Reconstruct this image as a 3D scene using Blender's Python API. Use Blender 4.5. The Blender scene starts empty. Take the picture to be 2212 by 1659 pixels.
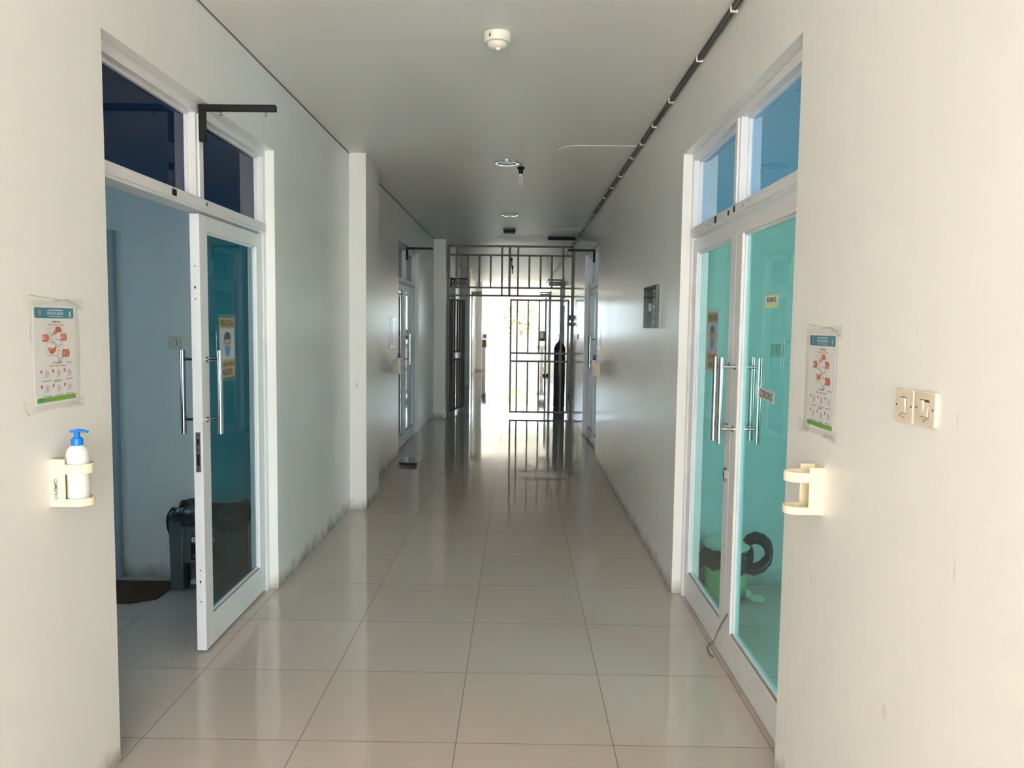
import bpy, bmesh, math, random
from mathutils import Vector, Matrix
random.seed(7)
PI = math.pi
C = bpy.context.scene.collection
SC = bpy.context.scene

# ------------------------------------------------------------------ camera
CAM_H = 1.5942
PITCH, YAW, ROLL, FPX = 0.0763844, -0.0068338, 0.0121868, 1681.95
cp, sp, cy_, sy_ = math.cos(PITCH), math.sin(PITCH), math.cos(YAW), math.sin(YAW)
fwd = Vector((sy_*cp, cy_*cp, -sp)); rt = Vector((cy_, -sy_, 0)); up = rt.cross(fwd)
r2 = rt*math.cos(ROLL) + up*math.sin(ROLL); u2 = -rt*math.sin(ROLL) + up*math.cos(ROLL)
cam_d = bpy.data.cameras.new('camera'); cam = bpy.data.objects.new('camera', cam_d); C.objects.link(cam)
M = Matrix((r2, u2, -fwd)).transposed().to_4x4(); M.translation = Vector((0, 0, CAM_H))
cam.matrix_world = M
cam_d.sensor_fit = 'HORIZONTAL'; cam_d.sensor_width = 36.0; cam_d.lens = FPX/2212*36.0
cam_d.clip_start = 0.05; cam_d.clip_end = 400
SC.camera = cam
YB = -5.8    # the corridor opens to daylight behind the camera

# ------------------------------------------------------------------ view
SC.view_settings.view_transform = 'Standard'; SC.view_settings.look = 'None'
SC.view_settings.gamma = 1.0; SC.view_settings.use_curve_mapping = False
SC.view_settings.exposure = 1.9
SC.cycles.max_bounces = 16; SC.cycles.diffuse_bounces = 10; SC.cycles.glossy_bounces = 6; SC.cycles.transparent_max_bounces = 16

# ------------------------------------------------------------------ sky
W = bpy.data.worlds.new('sky'); SC.world = W; W.use_nodes = True
wt = W.node_tree; wt.nodes.clear()
wo = wt.nodes.new('ShaderNodeOutputWorld'); wb = wt.nodes.new('ShaderNodeBackground')
tc = wt.nodes.new('ShaderNodeTexCoord'); sx = wt.nodes.new('ShaderNodeSeparateXYZ')
mr = wt.nodes.new('ShaderNodeMapRange'); mix = wt.nodes.new('ShaderNodeMix'); mix.data_type = 'RGBA'
ax = wt.nodes.new('ShaderNodeMath'); ax.operation = 'MULTIPLY_ADD'; ax.inputs[1].default_value = 0.6
wt.links.new(tc.outputs['Generated'], sx.inputs[0]); wt.links.new(sx.outputs['Y'], ax.inputs[0]); wt.links.new(sx.outputs['X'], ax.inputs[2])
wt.links.new(ax.outputs[0], mr.inputs['Value'])
mr.inputs['From Min'].default_value = -1.1; mr.inputs['From Max'].default_value = 0.6
wt.links.new(mr.outputs[0], mix.inputs[0])
mix.inputs[6].default_value = (1.0, 0.92, 0.85, 1)      # hazy warm side of the sky
mix.inputs[7].default_value = (0.62, 0.82, 1.0, 1)      # clear cool side
wt.links.new(mix.outputs[2], wb.inputs['Color']); wb.inputs['Strength'].default_value = 4.8
wt.links.new(wb.outputs[0], wo.inputs[0])

def lamp(name, kind, loc, rot, energy, color=(1, 1, 1), size=None, portal=False, spread=None):
    d = bpy.data.lights.new(name, kind); d.energy = energy; d.color = color
    if kind == 'AREA':
        d.shape = 'RECTANGLE'; d.size, d.size_y = size
        if portal: d.cycles.is_portal = True
        if spread: d.spread = spread
    o = bpy.data.objects.new(name, d); C.objects.link(o); o.location = loc; o.rotation_euler = rot
    return o
sun = lamp('sun', 'SUN', (0, -5, 12), (0, 0, 0), 24.0, (1.0, 0.94, 0.85)); sun.data.angle = math.radians(1.5)
sun.rotation_euler = Vector((0.22, 0.95, -1.3)).to_track_quat('-Z', 'Y').to_euler()
# openings through which the daylight enters (sampling portals)
lamp('rear_opening_portal', 'AREA', (-0.2375, YB, 1.5), (PI/2, 0, 0), 1, size=(2.36, 3.0), portal=True)
lamp('far_opening_portal', 'AREA', (-0.2375, 31.3, 1.25), (-PI/2, 0, 0), 1, size=(2.36, 2.5), portal=True)
lamp('lobby_portal', 'AREA', (-4.3, 28.8, 1.5), (0, -PI/2, 0), 1, size=(3.0, 4.4), portal=True)
for k_ in range(4):  # portals of the unseen openings added to light the rooms
    lamp('added_window_portal', 'AREA', (-4.32, 1.6+6.55*k_, 1.55), (0, -PI/2, 0), 1, size=(1.1, 0.6), portal=True)
    lamp('added_window_portal', 'AREA', (3.87, 1.6+6.55*k_, 1.55), (0, PI/2, 0), 1, size=(1.3, 1.5), portal=True)

# ------------------------------------------------------------------ materials
def new_mat(name):
    m = bpy.data.materials.new(name); m.use_nodes = True; nt = m.node_tree
    b = nt.nodes['Principled BSDF']; return m, nt, b
def nd(nt, t, **kw):
    n = nt.nodes.new(t)
    for k, v in kw.items():
        if k in n.inputs: n.inputs[k].default_value = v
        else: setattr(n, k, v)
    return n
def mat(name, col, rough=0.5, metal=0.0, spec=0.5, bump=0.0, bscale=60, var=0.04, coat=0.0, bstretch=(1, 1, 1)):
    """simple procedural material: a base colour broken by noise, with a little bump"""
    m, nt, b = new_mat(name)
    tcn = nd(nt, 'ShaderNodeTexCoord'); no = nd(nt, 'ShaderNodeTexNoise'); no.inputs['Scale'].default_value = 9
    nt.links.new(tcn.outputs['Object'], no.inputs['Vector'])
    mx = nd(nt, 'ShaderNodeMix', data_type='RGBA'); nt.links.new(no.outputs['Fac'], mx.inputs[0])
    mx.inputs[6].default_value = tuple(max(0, c*(1-var)) for c in col)+(1,)
    mx.inputs[7].default_value = tuple(min(1, c*(1+var)) for c in col)+(1,)
    nt.links.new(mx.outputs[2], b.inputs['Base Color'])
    b.inputs['Roughness'].default_value = rough; b.inputs['Metallic'].default_value = metal
    b.inputs['Specular IOR Level'].default_value = spec; b.inputs['Coat Weight'].default_value = coat
    if bump:
        mp = nd(nt, 'ShaderNodeMapping'); mp.inputs['Scale'].default_value = bstretch
        nt.links.new(tcn.outputs['Object'], mp.inputs[0])
        n2 = nd(nt, 'ShaderNodeTexNoise'); n2.inputs['Scale'].default_value = bscale
        nt.links.new(mp.outputs[0], n2.inputs['Vector'])
        bp = nd(nt, 'ShaderNodeBump'); bp.inputs['Strength'].default_value = bump; bp.inputs['Distance'].default_value = 0.01
        nt.links.new(n2.outputs['Fac'], bp.inputs['Height']); nt.links.new(bp.outputs[0], b.inputs['Normal'])
    return m

def wall_paint(name, col, rough=0.33, dirt=1.0, streak=(7, 7, 0.55), bstr=0.35, spec=0.5, horiz=False):
    """semi-gloss wall paint with brush streaks, scuffs, and grime along the foot of the wall"""
    m, nt, b = new_mat(name); L = nt.links
    geo = nd(nt, 'ShaderNodeNewGeometry'); P = geo.outputs['Position']
    n1 = nd(nt, 'ShaderNodeTexNoise'); n1.inputs['Scale'].default_value = 0.9; n1.inputs['Detail'].default_value = 5
    L.new(P, n1.inputs['Vector'])
    mx = nd(nt, 'ShaderNodeMix', data_type='RGBA'); L.new(n1.outputs['Fac'], mx.inputs[0])
    mx.inputs[6].default_value = tuple(c*0.95 for c in col)+(1,); mx.inputs[7].default_value = tuple(min(1, c*1.03) for c in col)+(1,)
    last = mx.outputs[2]
    if dirt:
        # sparse scuffs, elongated downwards
        mp = nd(nt, 'ShaderNodeMapping'); mp.inputs['Scale'].default_value = (27, 27, 6); L.new(P, mp.inputs[0])
        n2 = nd(nt, 'ShaderNodeTexNoise'); n2.inputs['Scale'].default_value = 1.0; n2.inputs['Detail'].default_value = 2
        L.new(mp.outputs[0], n2.inputs['Vector'])
        r = nd(nt, 'ShaderNodeMapRange'); L.new(n2.outputs['Fac'], r.inputs['Value'])
        r.inputs['From Min'].default_value = 0.725; r.inputs['From Max'].default_value = 0.79; r.inputs['To Max'].default_value = 0.38*dirt
        sz = nd(nt, 'ShaderNodeSeparateXYZ'); L.new(P, sz.inputs[0])
        lo = nd(nt, 'ShaderNodeMapRange'); L.new(sz.outputs['Z'], lo.inputs['Value'])
        lo.inputs['From Min'].default_value = 1.9; lo.inputs['From Max'].default_value = 1.35
        mu = nd(nt, 'ShaderNodeMath', operation='MULTIPLY'); L.new(r.outputs[0], mu.inputs[0]); L.new(lo.outputs[0], mu.inputs[1])
        m2 = nd(nt, 'ShaderNodeMix', data_type='RGBA'); L.new(mu.outputs[0], m2.inputs[0]); L.new(last, m2.inputs[6])
        m2.inputs[7].default_value = (0.42, 0.25, 0.17, 1); last = m2.outputs[2]
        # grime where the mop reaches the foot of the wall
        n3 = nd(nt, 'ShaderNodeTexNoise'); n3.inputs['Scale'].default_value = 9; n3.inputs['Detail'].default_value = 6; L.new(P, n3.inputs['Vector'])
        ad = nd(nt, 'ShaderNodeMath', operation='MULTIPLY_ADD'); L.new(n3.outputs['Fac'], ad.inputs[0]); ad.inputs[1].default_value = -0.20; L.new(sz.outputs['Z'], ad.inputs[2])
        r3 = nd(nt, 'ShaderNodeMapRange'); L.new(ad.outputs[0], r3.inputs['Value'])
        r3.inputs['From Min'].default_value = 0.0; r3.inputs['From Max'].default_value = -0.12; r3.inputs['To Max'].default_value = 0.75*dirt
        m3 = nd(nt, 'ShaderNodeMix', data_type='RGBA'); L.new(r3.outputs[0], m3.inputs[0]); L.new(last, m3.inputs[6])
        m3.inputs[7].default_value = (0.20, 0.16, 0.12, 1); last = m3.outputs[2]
    L.new(last, b.inputs['Base Color']); b.inputs['Roughness'].default_value = rough; b.inputs['Specular IOR Level'].default_value = spec
    mp = nd(nt, 'ShaderNodeMapping'); mp.inputs['Scale'].default_value = streak; L.new(P, mp.inputs[0])
    n4 = nd(nt, 'ShaderNodeTexNoise'); n4.inputs['Scale'].default_value = 1; n4.inputs['Detail'].default_value = 4; L.new(mp.outputs[0], n4.inputs['Vector'])
    bp = nd(nt, 'ShaderNodeBump'); bp.inputs['Strength'].default_value = bstr; bp.inputs['Distance'].default_value = 0.004
    L.new(n4.outputs['Fac'], bp.inputs['Height']); L.new(bp.outputs[0], b.inputs['Normal'])
    return m

def tile_floor():
    m, nt, b = new_mat('polished_floor_tiles'); L = nt.links
    geo = nd(nt, 'ShaderNodeNewGeometry'); P = geo.outputs['Position']
    sz = nd(nt, 'ShaderNodeSeparateXYZ'); L.new(P, sz.inputs[0])
    def line(out, off):
        a = nd(nt, 'ShaderNodeMath', operation='SUBTRACT'); L.new(out, a.inputs[0]); a.inputs[1].default_value = off
        p = nd(nt, 'ShaderNodeMath', operation='PINGPONG'); L.new(a.outputs[0], p.inputs[0]); p.inputs[1].default_value = 0.3
        c = nd(nt, 'ShaderNodeMath', operation='LESS_THAN'); L.new(p.outputs[0], c.inputs[0]); c.inputs[1].default_value = 0.0016
        f = nd(nt, 'ShaderNodeMath', operation='DIVIDE'); L.new(a.outputs[0], f.inputs[0]); f.inputs[1].default_value = 0.6
        g = nd(nt, 'ShaderNodeMath', operation='FLOOR'); L.new(f.outputs[0], g.inputs[0])
        return c.outputs[0], g.outputs[0]
    cx, gx = line(sz.outputs['X'], -0.817); cyy, gy = line(sz.outputs['Y'], 2.2555)
    gr = nd(nt, 'ShaderNodeMath', operation='MAXIMUM'); L.new(cx, gr.inputs[0]); L.new(cyy, gr.inputs[1])
    co = nd(nt, 'ShaderNodeCombineXYZ'); L.new(gx, co.inputs[0]); L.new(gy, co.inputs[1])
    wn = nd(nt, 'ShaderNodeTexWhiteNoise'); L.new(co.outputs[0], wn.inputs['Vector'])
    n1 = nd(nt, 'ShaderNodeTexNoise'); n1.inputs['Scale'].default_value = 2.2; n1.inputs['Detail'].default_value = 5; L.new(P, n1.inputs['Vector'])
    su = nd(nt, 'ShaderNodeMath', operation='ADD'); L.new(wn.outputs['Value'], su.inputs[0]); L.new(n1.outputs['Fac'], su.inputs[1])
    hv = nd(nt, 'ShaderNodeMath', operation='MULTIPLY'); L.new(su.outputs[0], hv.inputs[0]); hv.inputs[1].default_value = 0.5
    mx = nd(nt, 'ShaderNodeMix', data_type='RGBA'); L.new(hv.outputs[0], mx.inputs[0])
    mx.inputs[6].default_value = FLOOR_A+(1,); mx.inputs[7].default_value = FLOOR_B+(1,)
    m2 = nd(nt, 'ShaderNodeMix', data_type='RGBA'); L.new(gr.outputs[0], m2.inputs[0]); L.new(mx.outputs[2], m2.inputs[6]); m2.inputs[7].default_value = (0.14, 0.115, 0.10, 1)
    # sparse dark specks of dirt
    n2 = nd(nt, 'ShaderNodeTexNoise'); n2.inputs['Scale'].default_value = 14; L.new(P, n2.inputs['Vector'])
    r = nd(nt, 'ShaderNodeMapRange'); L.new(n2.outputs['Fac'], r.inputs['Value']); r.inputs['From Min'].default_value = 0.80; r.inputs['From Max'].default_value = 0.83; r.inputs['To Max'].default_value = 0.6
    m3 = nd(nt, 'ShaderNodeMix', data_type='RGBA'); L.new(r.outputs[0], m3.inputs[0]); L.new(m2.outputs[2], m3.inputs[6]); m3.inputs[7].default_value = (0.1, 0.08, 0.06, 1)
    L.new(m3.outputs[2], b.inputs['Base Color'])
    rr = nd(nt, 'ShaderNodeMapRange'); L.new(n1.outputs['Fac'], rr.inputs['Value']); rr.inputs['To Min'].default_value = 0.02; rr.inputs['To Max'].default_value = 0.07
    ra = nd(nt, 'ShaderNodeMath', operation='MULTIPLY_ADD'); L.new(gr.outputs[0], ra.inputs[0]); ra.inputs[1].default_value = 0.5; L.new(rr.outputs[0], ra.inputs[2])
    L.new(ra.outputs[0], b.inputs['Roughness'])
    b.inputs['Specular IOR Level'].default_value = 0.5
    mp = nd(nt, 'ShaderNodeMapping'); mp.inputs['Scale'].default_value = (3, 9, 1); L.new(P, mp.inputs[0])
    n4 = nd(nt, 'ShaderNodeTexNoise'); n4.inputs['Scale'].default_value = 1; n4.inputs['Detail'].default_value = 3; L.new(mp.outputs[0], n4.inputs['Vector'])
    bp = nd(nt, 'ShaderNodeBump'); bp.inputs['Strength'].default_value = 0.045; bp.inputs['Distance'].default_value = 0.002
    L.new(n4.outputs['Fac'], bp.inputs['Height']); L.new(bp.outputs[0], b.inputs['Normal'])
    return m

def pane_glass(name, tint, rough=0.0, refl=1.0, film=None, filmf=0.0):
    """thin tinted window glass: tinted transmission plus Fresnel reflection (and a faint dusty film)"""
    m = bpy.data.materials.new(name); m.use_nodes = True; nt = m.node_tree; nt.nodes.clear(); L = nt.links
    o = nd(nt, 'ShaderNodeOutputMaterial'); t = nd(nt, 'ShaderNodeBsdfTransparent'); t.inputs[0].default_value = tint+(1,)
    g = nd(nt, 'ShaderNodeBsdfGlossy'); g.inputs['Roughness'].default_value = rough; g.inputs['Color'].default_value = (refl, refl, refl, 1)
    f = nd(nt, 'ShaderNodeFresnel'); f.inputs['IOR'].default_value = 1.5
    no = nd(nt, 'ShaderNodeTexNoise'); no.inputs['Scale'].default_value = 1.5
    geo = nd(nt, 'ShaderNodeNewGeometry'); L.new(geo.outputs['Position'], no.inputs['Vector'])
    base = t.outputs[0]
    if film:
        d = nd(nt, 'ShaderNodeBsdfDiffuse'); d.inputs[0].default_value = film+(1,)
        ff = nd(nt, 'ShaderNodeMath', operation='MULTIPLY'); L.new(no.outputs['Fac'], ff.inputs[0]); ff.inputs[1].default_value = filmf*2
        mf = nd(nt, 'ShaderNodeMixShader'); L.new(ff.outputs[0], mf.inputs[0]); L.new(base, mf.inputs[1]); L.new(d.outputs[0], mf.inputs[2]); base = mf.outputs[0]
    # the mirror image comes from the outer face only; light leaving through the back face is not reflected again
    bk = nd(nt, 'ShaderNodeMath', operation='SUBTRACT'); bk.inputs[0].default_value = 1.0; L.new(geo.outputs['Backfacing'], bk.inputs[1])
    fm = nd(nt, 'ShaderNodeMath', operation='MULTIPLY'); L.new(f.outputs[0], fm.inputs[0]); L.new(bk.outputs[0], fm.inputs[1])
    mx = nd(nt, 'ShaderNodeMixShader'); L.new(fm.outputs[0], mx.inputs[0]); L.new(base, mx.inputs[1]); L.new(g.outputs[0], mx.inputs[2])
    L.new(mx.outputs[0], o.inputs[0])
    return m

FLOOR_A, FLOOR_B = (0.53, 0.46, 0.405), (0.59, 0.515, 0.455)
M_FLOOR = tile_floor()
M_WALL = wall_paint('white_wall_paint', (0.85, 0.85, 0.835), rough=0.23, bstr=0.22, spec=0.25, streak=(20, 20, 1.6))
M_REVEAL = wall_paint('opening_reveal_paint', (0.86, 0.85, 0.80), rough=0.4, dirt=0.8)
M_ROOM = wall_paint('room_wall_paint', (0.74, 0.78, 0.76), rough=0.5, dirt=1.0)
M_CEIL = wall_paint('ceiling_paint', (0.80, 0.795, 0.77), rough=0.42, dirt=0.0, streak=(1.2, 6, 1), bstr=0.6, spec=0.16)
M_ALU = mat('white_powder_coated_aluminium', (0.80, 0.81, 0.84), 0.32, var=0.03)
M_BLACK = mat('black_paint', (0.008, 0.008, 0.009), 0.55, spec=0.3)
M_CHROME = mat('brushed_steel', (0.52, 0.51, 0.50), 0.14, metal=1.0)
M_LOCK = mat('dull_lock_steel', (0.33, 0.31, 0.30), 0.35, metal=1.0)
M_SHADOWGAP = mat('shadow_gap_strip', (0.16, 0.14, 0.13), 0.8)
M_RUBBER = mat('rubber_seal', (0.32, 0.28, 0.24), 0.6)
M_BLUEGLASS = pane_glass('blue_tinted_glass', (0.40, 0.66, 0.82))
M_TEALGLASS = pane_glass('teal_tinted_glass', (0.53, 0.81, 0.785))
M_TEALGLASS_SHADE = pane_glass('teal_glass_shaded_tint', (0.24, 0.58, 0.62))  # same teal glass, with the dimmer left side put into a darker tint
M_BLUETINT = pane_glass('added_blue_tint_pane', (0.62, 0.82, 1.0))
M_BLUEGLASS_SHADE = pane_glass('blue_glass_shaded_tint', (0.04, 0.26, 0.42), refl=0.7)  # transom glass with the dark left room put into its tint
M_CREAM = mat('cream_plastic', (0.80, 0.74, 0.56), 0.35)
M_SWITCH = mat('aged_beige_plastic', (0.76, 0.66, 0.54), 0.35, var=0.06)
M_SWITCHG = mat('grey_beige_plastic', (0.62, 0.60, 0.51), 0.4)
M_SWITCHK = mat('dark_gap', (0.05, 0.04, 0.03), 0.6)
M_BOTTLE = mat('milky_plastic', (0.78, 0.79, 0.78), 0.3)
M_BLUE = mat('blue_plastic', (0.0, 0.20, 0.75), 0.35)
M_NAVY = mat('navy_plastic', (0.01, 0.05, 0.22), 0.35)
M_PAPER = mat('poster_paper', (0.86, 0.87, 0.92), 0.35)
M_TEALINK = mat('teal_ink', (0.005, 0.25, 0.40), 0.35)
M_LOGO = mat('dark_teal_ink', (0.01, 0.10, 0.14), 0.4)
M_GREENINK = mat('green_ink', (0.22, 0.50, 0.03), 0.35)
M_DGREENINK = mat('dark_green_ink', (0.04, 0.42, 0.10), 0.35)
M_REDINK = mat('orange_red_ink', (0.70, 0.14, 0.07), 0.35)
M_GREYINK = mat('grey_ink', (0.32, 0.33, 0.35), 0.4)
M_DARKINK = mat('dark_ink', (0.05, 0.05, 0.055), 0.4)
M_WHITEINK = mat('white_ink', (0.9, 0.9, 0.9), 0.4)
M_YELINK = mat('yellow_ink', (0.72, 0.55, 0.08), 0.4)
M_AMBER = mat('amber_paper', (0.60, 0.40, 0.15), 0.35)
M_BROWNINK = mat('brown_black_ink', (0.08, 0.055, 0.04), 0.4)
M_SKIN = mat('printed_skin_tone', (0.62, 0.45, 0.35), 0.4)
M_MASK = mat('printed_mask_blue', (0.10, 0.28, 0.52), 0.4)
M_PALE = mat('pale_blue_paper', (0.55, 0.63, 0.74), 0.35)
M_LIME = mat('pale_lime_paper', (0.62, 0.75, 0.30), 0.4)
M_LIMEW = mat('pale_paper', (0.75, 0.80, 0.62), 0.4)
M_TAPE = pane_glass('clear_tape', (1.0, 1.0, 0.99), rough=0.12, film=(0.85, 0.85, 0.83), filmf=0.03)
M_TAPEEDGE = mat('tape_fold', (0.55, 0.54, 0.52), 0.2, spec=0.8)
M_BIN = mat('grey_bin_plastic', (0.085, 0.095, 0.095), 0.4)
M_BINL = mat('light_grey_bin_plastic', (0.30, 0.33, 0.33), 0.35)
M_GBIN = mat('pale_green_bin_plastic', (0.50, 0.78, 0.34), 0.4)
M_LID = mat('pale_lid_plastic', (0.66, 0.74, 0.60), 0.35)
M_BAG = mat('black_plastic_bag', (0.012, 0.012, 0.014), 0.25, bump=0.6, bscale=18)
M_MAT = mat('brown_coir_mat', (0.10, 0.05, 0.025), 0.95, bump=0.8, bscale=220, var=0.3)
M_GATE = mat('grey_brown_gate_paint', (0.11, 0.10, 0.092), 0.4, var=0.12, bump=0.15, bscale=80)
M_WGATE = mat('white_gate_paint', (0.62, 0.66, 0.68), 0.35)
M_CYL = mat('dark_grey_cylinder_paint', (0.10, 0.105, 0.10), 0.3)
M_DETECT = mat('off_white_detector_plastic', (0.80, 0.77, 0.69), 0.4)
M_LENS = mat('detector_lens', (0.85, 0.92, 0.98), 0.05)
M_RING = mat('polished_downlight_ring', (0.92, 0.94, 0.95), 0.12, metal=1.0)
M_DIFF = mat('unlit_grey_diffuser', (0.34, 0.36, 0.37), 0.3)
M_TUBE = mat('white_lamp_glass', (0.62, 0.63, 0.60), 0.15)
M_CABLE = mat('dark_cable_sheath', (0.075, 0.068, 0.062), 0.45)
M_CLIP = mat('white_cable_clip', (0.75, 0.74, 0.70), 0.4)
M_SIGNG = mat('dark_green_acrylic', (0.006, 0.05, 0.04), 0.06, spec=0.4)
M_SIGN = mat('teal_green_sign', (0.01, 0.09, 0.075), 0.3)
M_TRAYM = mat('foil_tray', (0.30, 0.31, 0.30), 0.25, metal=0.9)
M_TRAYK = mat('dark_food_tray_plastic', (0.03, 0.035, 0.035), 0.2)
M_CLEAR = pane_glass('clear_plastic_lid', (0.86, 0.9, 0.9), rough=0.03)
M_DOORG = mat('grey_blue_door_paint', (0.22, 0.27, 0.31), 0.4)
M_DOORF = mat('grey_blue_frame_paint', (0.34, 0.40, 0.45), 0.4)
M_DESK = mat('pinkish_white_desk_panel', (0.62, 0.58, 0.62), 0.3)
M_WOOD = mat('dark_brown_wood', (0.09, 0.035, 0.02), 0.35)
M_SCREEN = mat('dark_blue_screen', (0.015, 0.04, 0.12), 0.15)
M_GROUND = mat('outdoor_concrete', (0.45, 0.44, 0.40), 0.9, var=0.1)
M_COURT = mat('white_courtyard_wall', (0.80, 0.82, 0.84), 0.8)
M_LEAF = mat('sunlit_leaves', (0.42, 0.45, 0.20), 0.6, var=0.3)
M_TRUNK = mat('tree_bark', (0.16, 0.11, 0.07), 0.9)
M_CERAMIC = mat('white_ceramic', (0.8, 0.8, 0.8), 0.1)
M_GREYBOX = mat('pinkish_grey_plastic', (0.40, 0.34, 0.34), 0.4)

# ------------------------------------------------------------------ geometry helpers
def link(name, bm, mats, parent=None, bevel=0.0, smooth=False, loc=None):
    me = bpy.data.meshes.new(name)
    bmesh.ops.recalc_face_normals(bm, faces=bm.faces)
    bm.to_mesh(me); bm.free()
    if not isinstance(mats, (list, tuple)): mats = [mats]
    for m in mats: me.materials.append(m)
    if smooth:
        for p in me.polygons: p.use_smooth = True
    o = bpy.data.objects.new(name, me); C.objects.link(o)
    if bevel:
        b = o.modifiers.new('bevel', 'BEVEL'); b.width = bevel; b.segments = 2; b.limit_method = 'ANGLE'; b.angle_limit = math.radians(50)
    if smooth:
        es = o.modifiers.new('split', 'EDGE_SPLIT'); es.split_angle = math.radians(42)
    if parent: o.parent = parent; o.location = -Vector(parent_world(parent)) if loc is None else loc
    elif loc is not None: o.location = loc
    return o
def parent_world(p):
    v = Vector(p.location)
    while p.parent: p = p.parent; v += Vector(p.location)
    return v
# NOTE: meshes are written in world coordinates; link() offsets a child so that it stays there.
def sub(name, bm, mats, parent, **kw):
    """a child (or grandchild) whose mesh is written in world coordinates"""
    o = link(name, bm, mats, None, **kw); o.parent = parent
    o.location = -parent_world(parent)
    return o
def thing(name, label, cat, loc=(0, 0, 0), group=None, kind=None):
    o = bpy.data.objects.new(name, None); C.objects.link(o); o.location = loc; o.empty_display_size = 0.1
    return tag(o, label, cat, group, kind)
def tag(o, label=None, cat=None, group=None, kind=None):
    if label: o['label'] = label
    if cat: o['category'] = cat
    if group: o['group'] = group
    if kind: o['kind'] = kind
    return o
def BM(): return bmesh.new()
def box(bm, x0, x1, y0, y1, z0, z1, m=0):
    if x0 > x1: x0, x1 = x1, x0
    if y0 > y1: y0, y1 = y1, y0
    if z0 > z1: z0, z1 = z1, z0
    v = [bm.verts.new(p) for p in [(x0, y0, z0), (x1, y0, z0), (x1, y1, z0), (x0, y1, z0), (x0, y0, z1), (x1, y0, z1), (x1, y1, z1), (x0, y1, z1)]]
    for f in [(0, 3, 2, 1), (4, 5, 6, 7), (0, 1, 5, 4), (1, 2, 6, 5), (2, 3, 7, 6), (3, 0, 4, 7)]:
        bm.faces.new([v[i] for i in f]).material_index = m
def lathe(bm, prof, c=(0, 0, 0), axis='Z', seg=32, m=0, cap=True):
    """profile = [(radius, height)...] turned round an axis through c"""
    rings = []
    for r, h in prof:
        ring = []
        for i in range(seg):
            a = 2*PI*i/seg; p = (r*math.cos(a), r*math.sin(a), h)
            if axis == 'X': p = (p[2], p[0], p[1])
            if axis == 'Y': p = (p[0], p[2], p[1])
            ring.append(bm.verts.new((p[0]+c[0], p[1]+c[1], p[2]+c[2])))
        rings.append(ring)
    for a, b in zip(rings, rings[1:]):
        for i in range(seg):
            bm.faces.new([a[i], a[(i+1) % seg], b[(i+1) % seg], b[i]]).material_index = m
    if cap:
        for ring in (rings[0], rings[-1]):
            bm.faces.new(ring).material_index = m
def tube(bm, pts, r, seg=8, m=0, closed=False):
    pts = [Vector(p) for p in pts]; rings = []; n = len(pts); prev = None
    for i, p in enumerate(pts):
        a = pts[(i-1) % n] if (closed or i > 0) else p; b = pts[(i+1) % n] if (closed or i < n-1) else p
        t = (b-a).normalized()
        if prev is None:
            u = t.cross(Vector((0, 0, 1)));
            if u.length < 0.1: u = t.cross(Vector((0, 1, 0)))
        else: u = prev - t*prev.dot(t)
        u.normalize(); prev = u; w = t.cross(u)
        rings.append([bm.verts.new(p + (u*math.cos(2*PI*k/seg) + w*math.sin(2*PI*k/seg))*r) for k in range(seg)])
    rr = list(zip(rings, rings[1:])) + ([(rings[-1], rings[0])] if closed else [])
    for a, b in rr:
        for k in range(seg): bm.faces.new([a[k], a[(k+1) % seg], b[(k+1) % seg], b[k]]).material_index = m
    if not closed:
        bm.faces.new(rings[0]).material_index = m; bm.faces.new(rings[-1]).material_index = m
def prism(bm, pts, d, m=0):
    """extrude a planar 3-D polygon by vector d"""
    a = [bm.verts.new(p) for p in pts]; b = [bm.verts.new(Vector(p)+Vector(d)) for p in pts]; n = len(pts)
    bm.faces.new(a).material_index = m; bm.faces.new(b[::-1]).material_index = m
    for i in range(n): bm.faces.new([a[i], a[(i+1) % n], b[(i+1) % n], b[i]]).material_index = m

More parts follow.
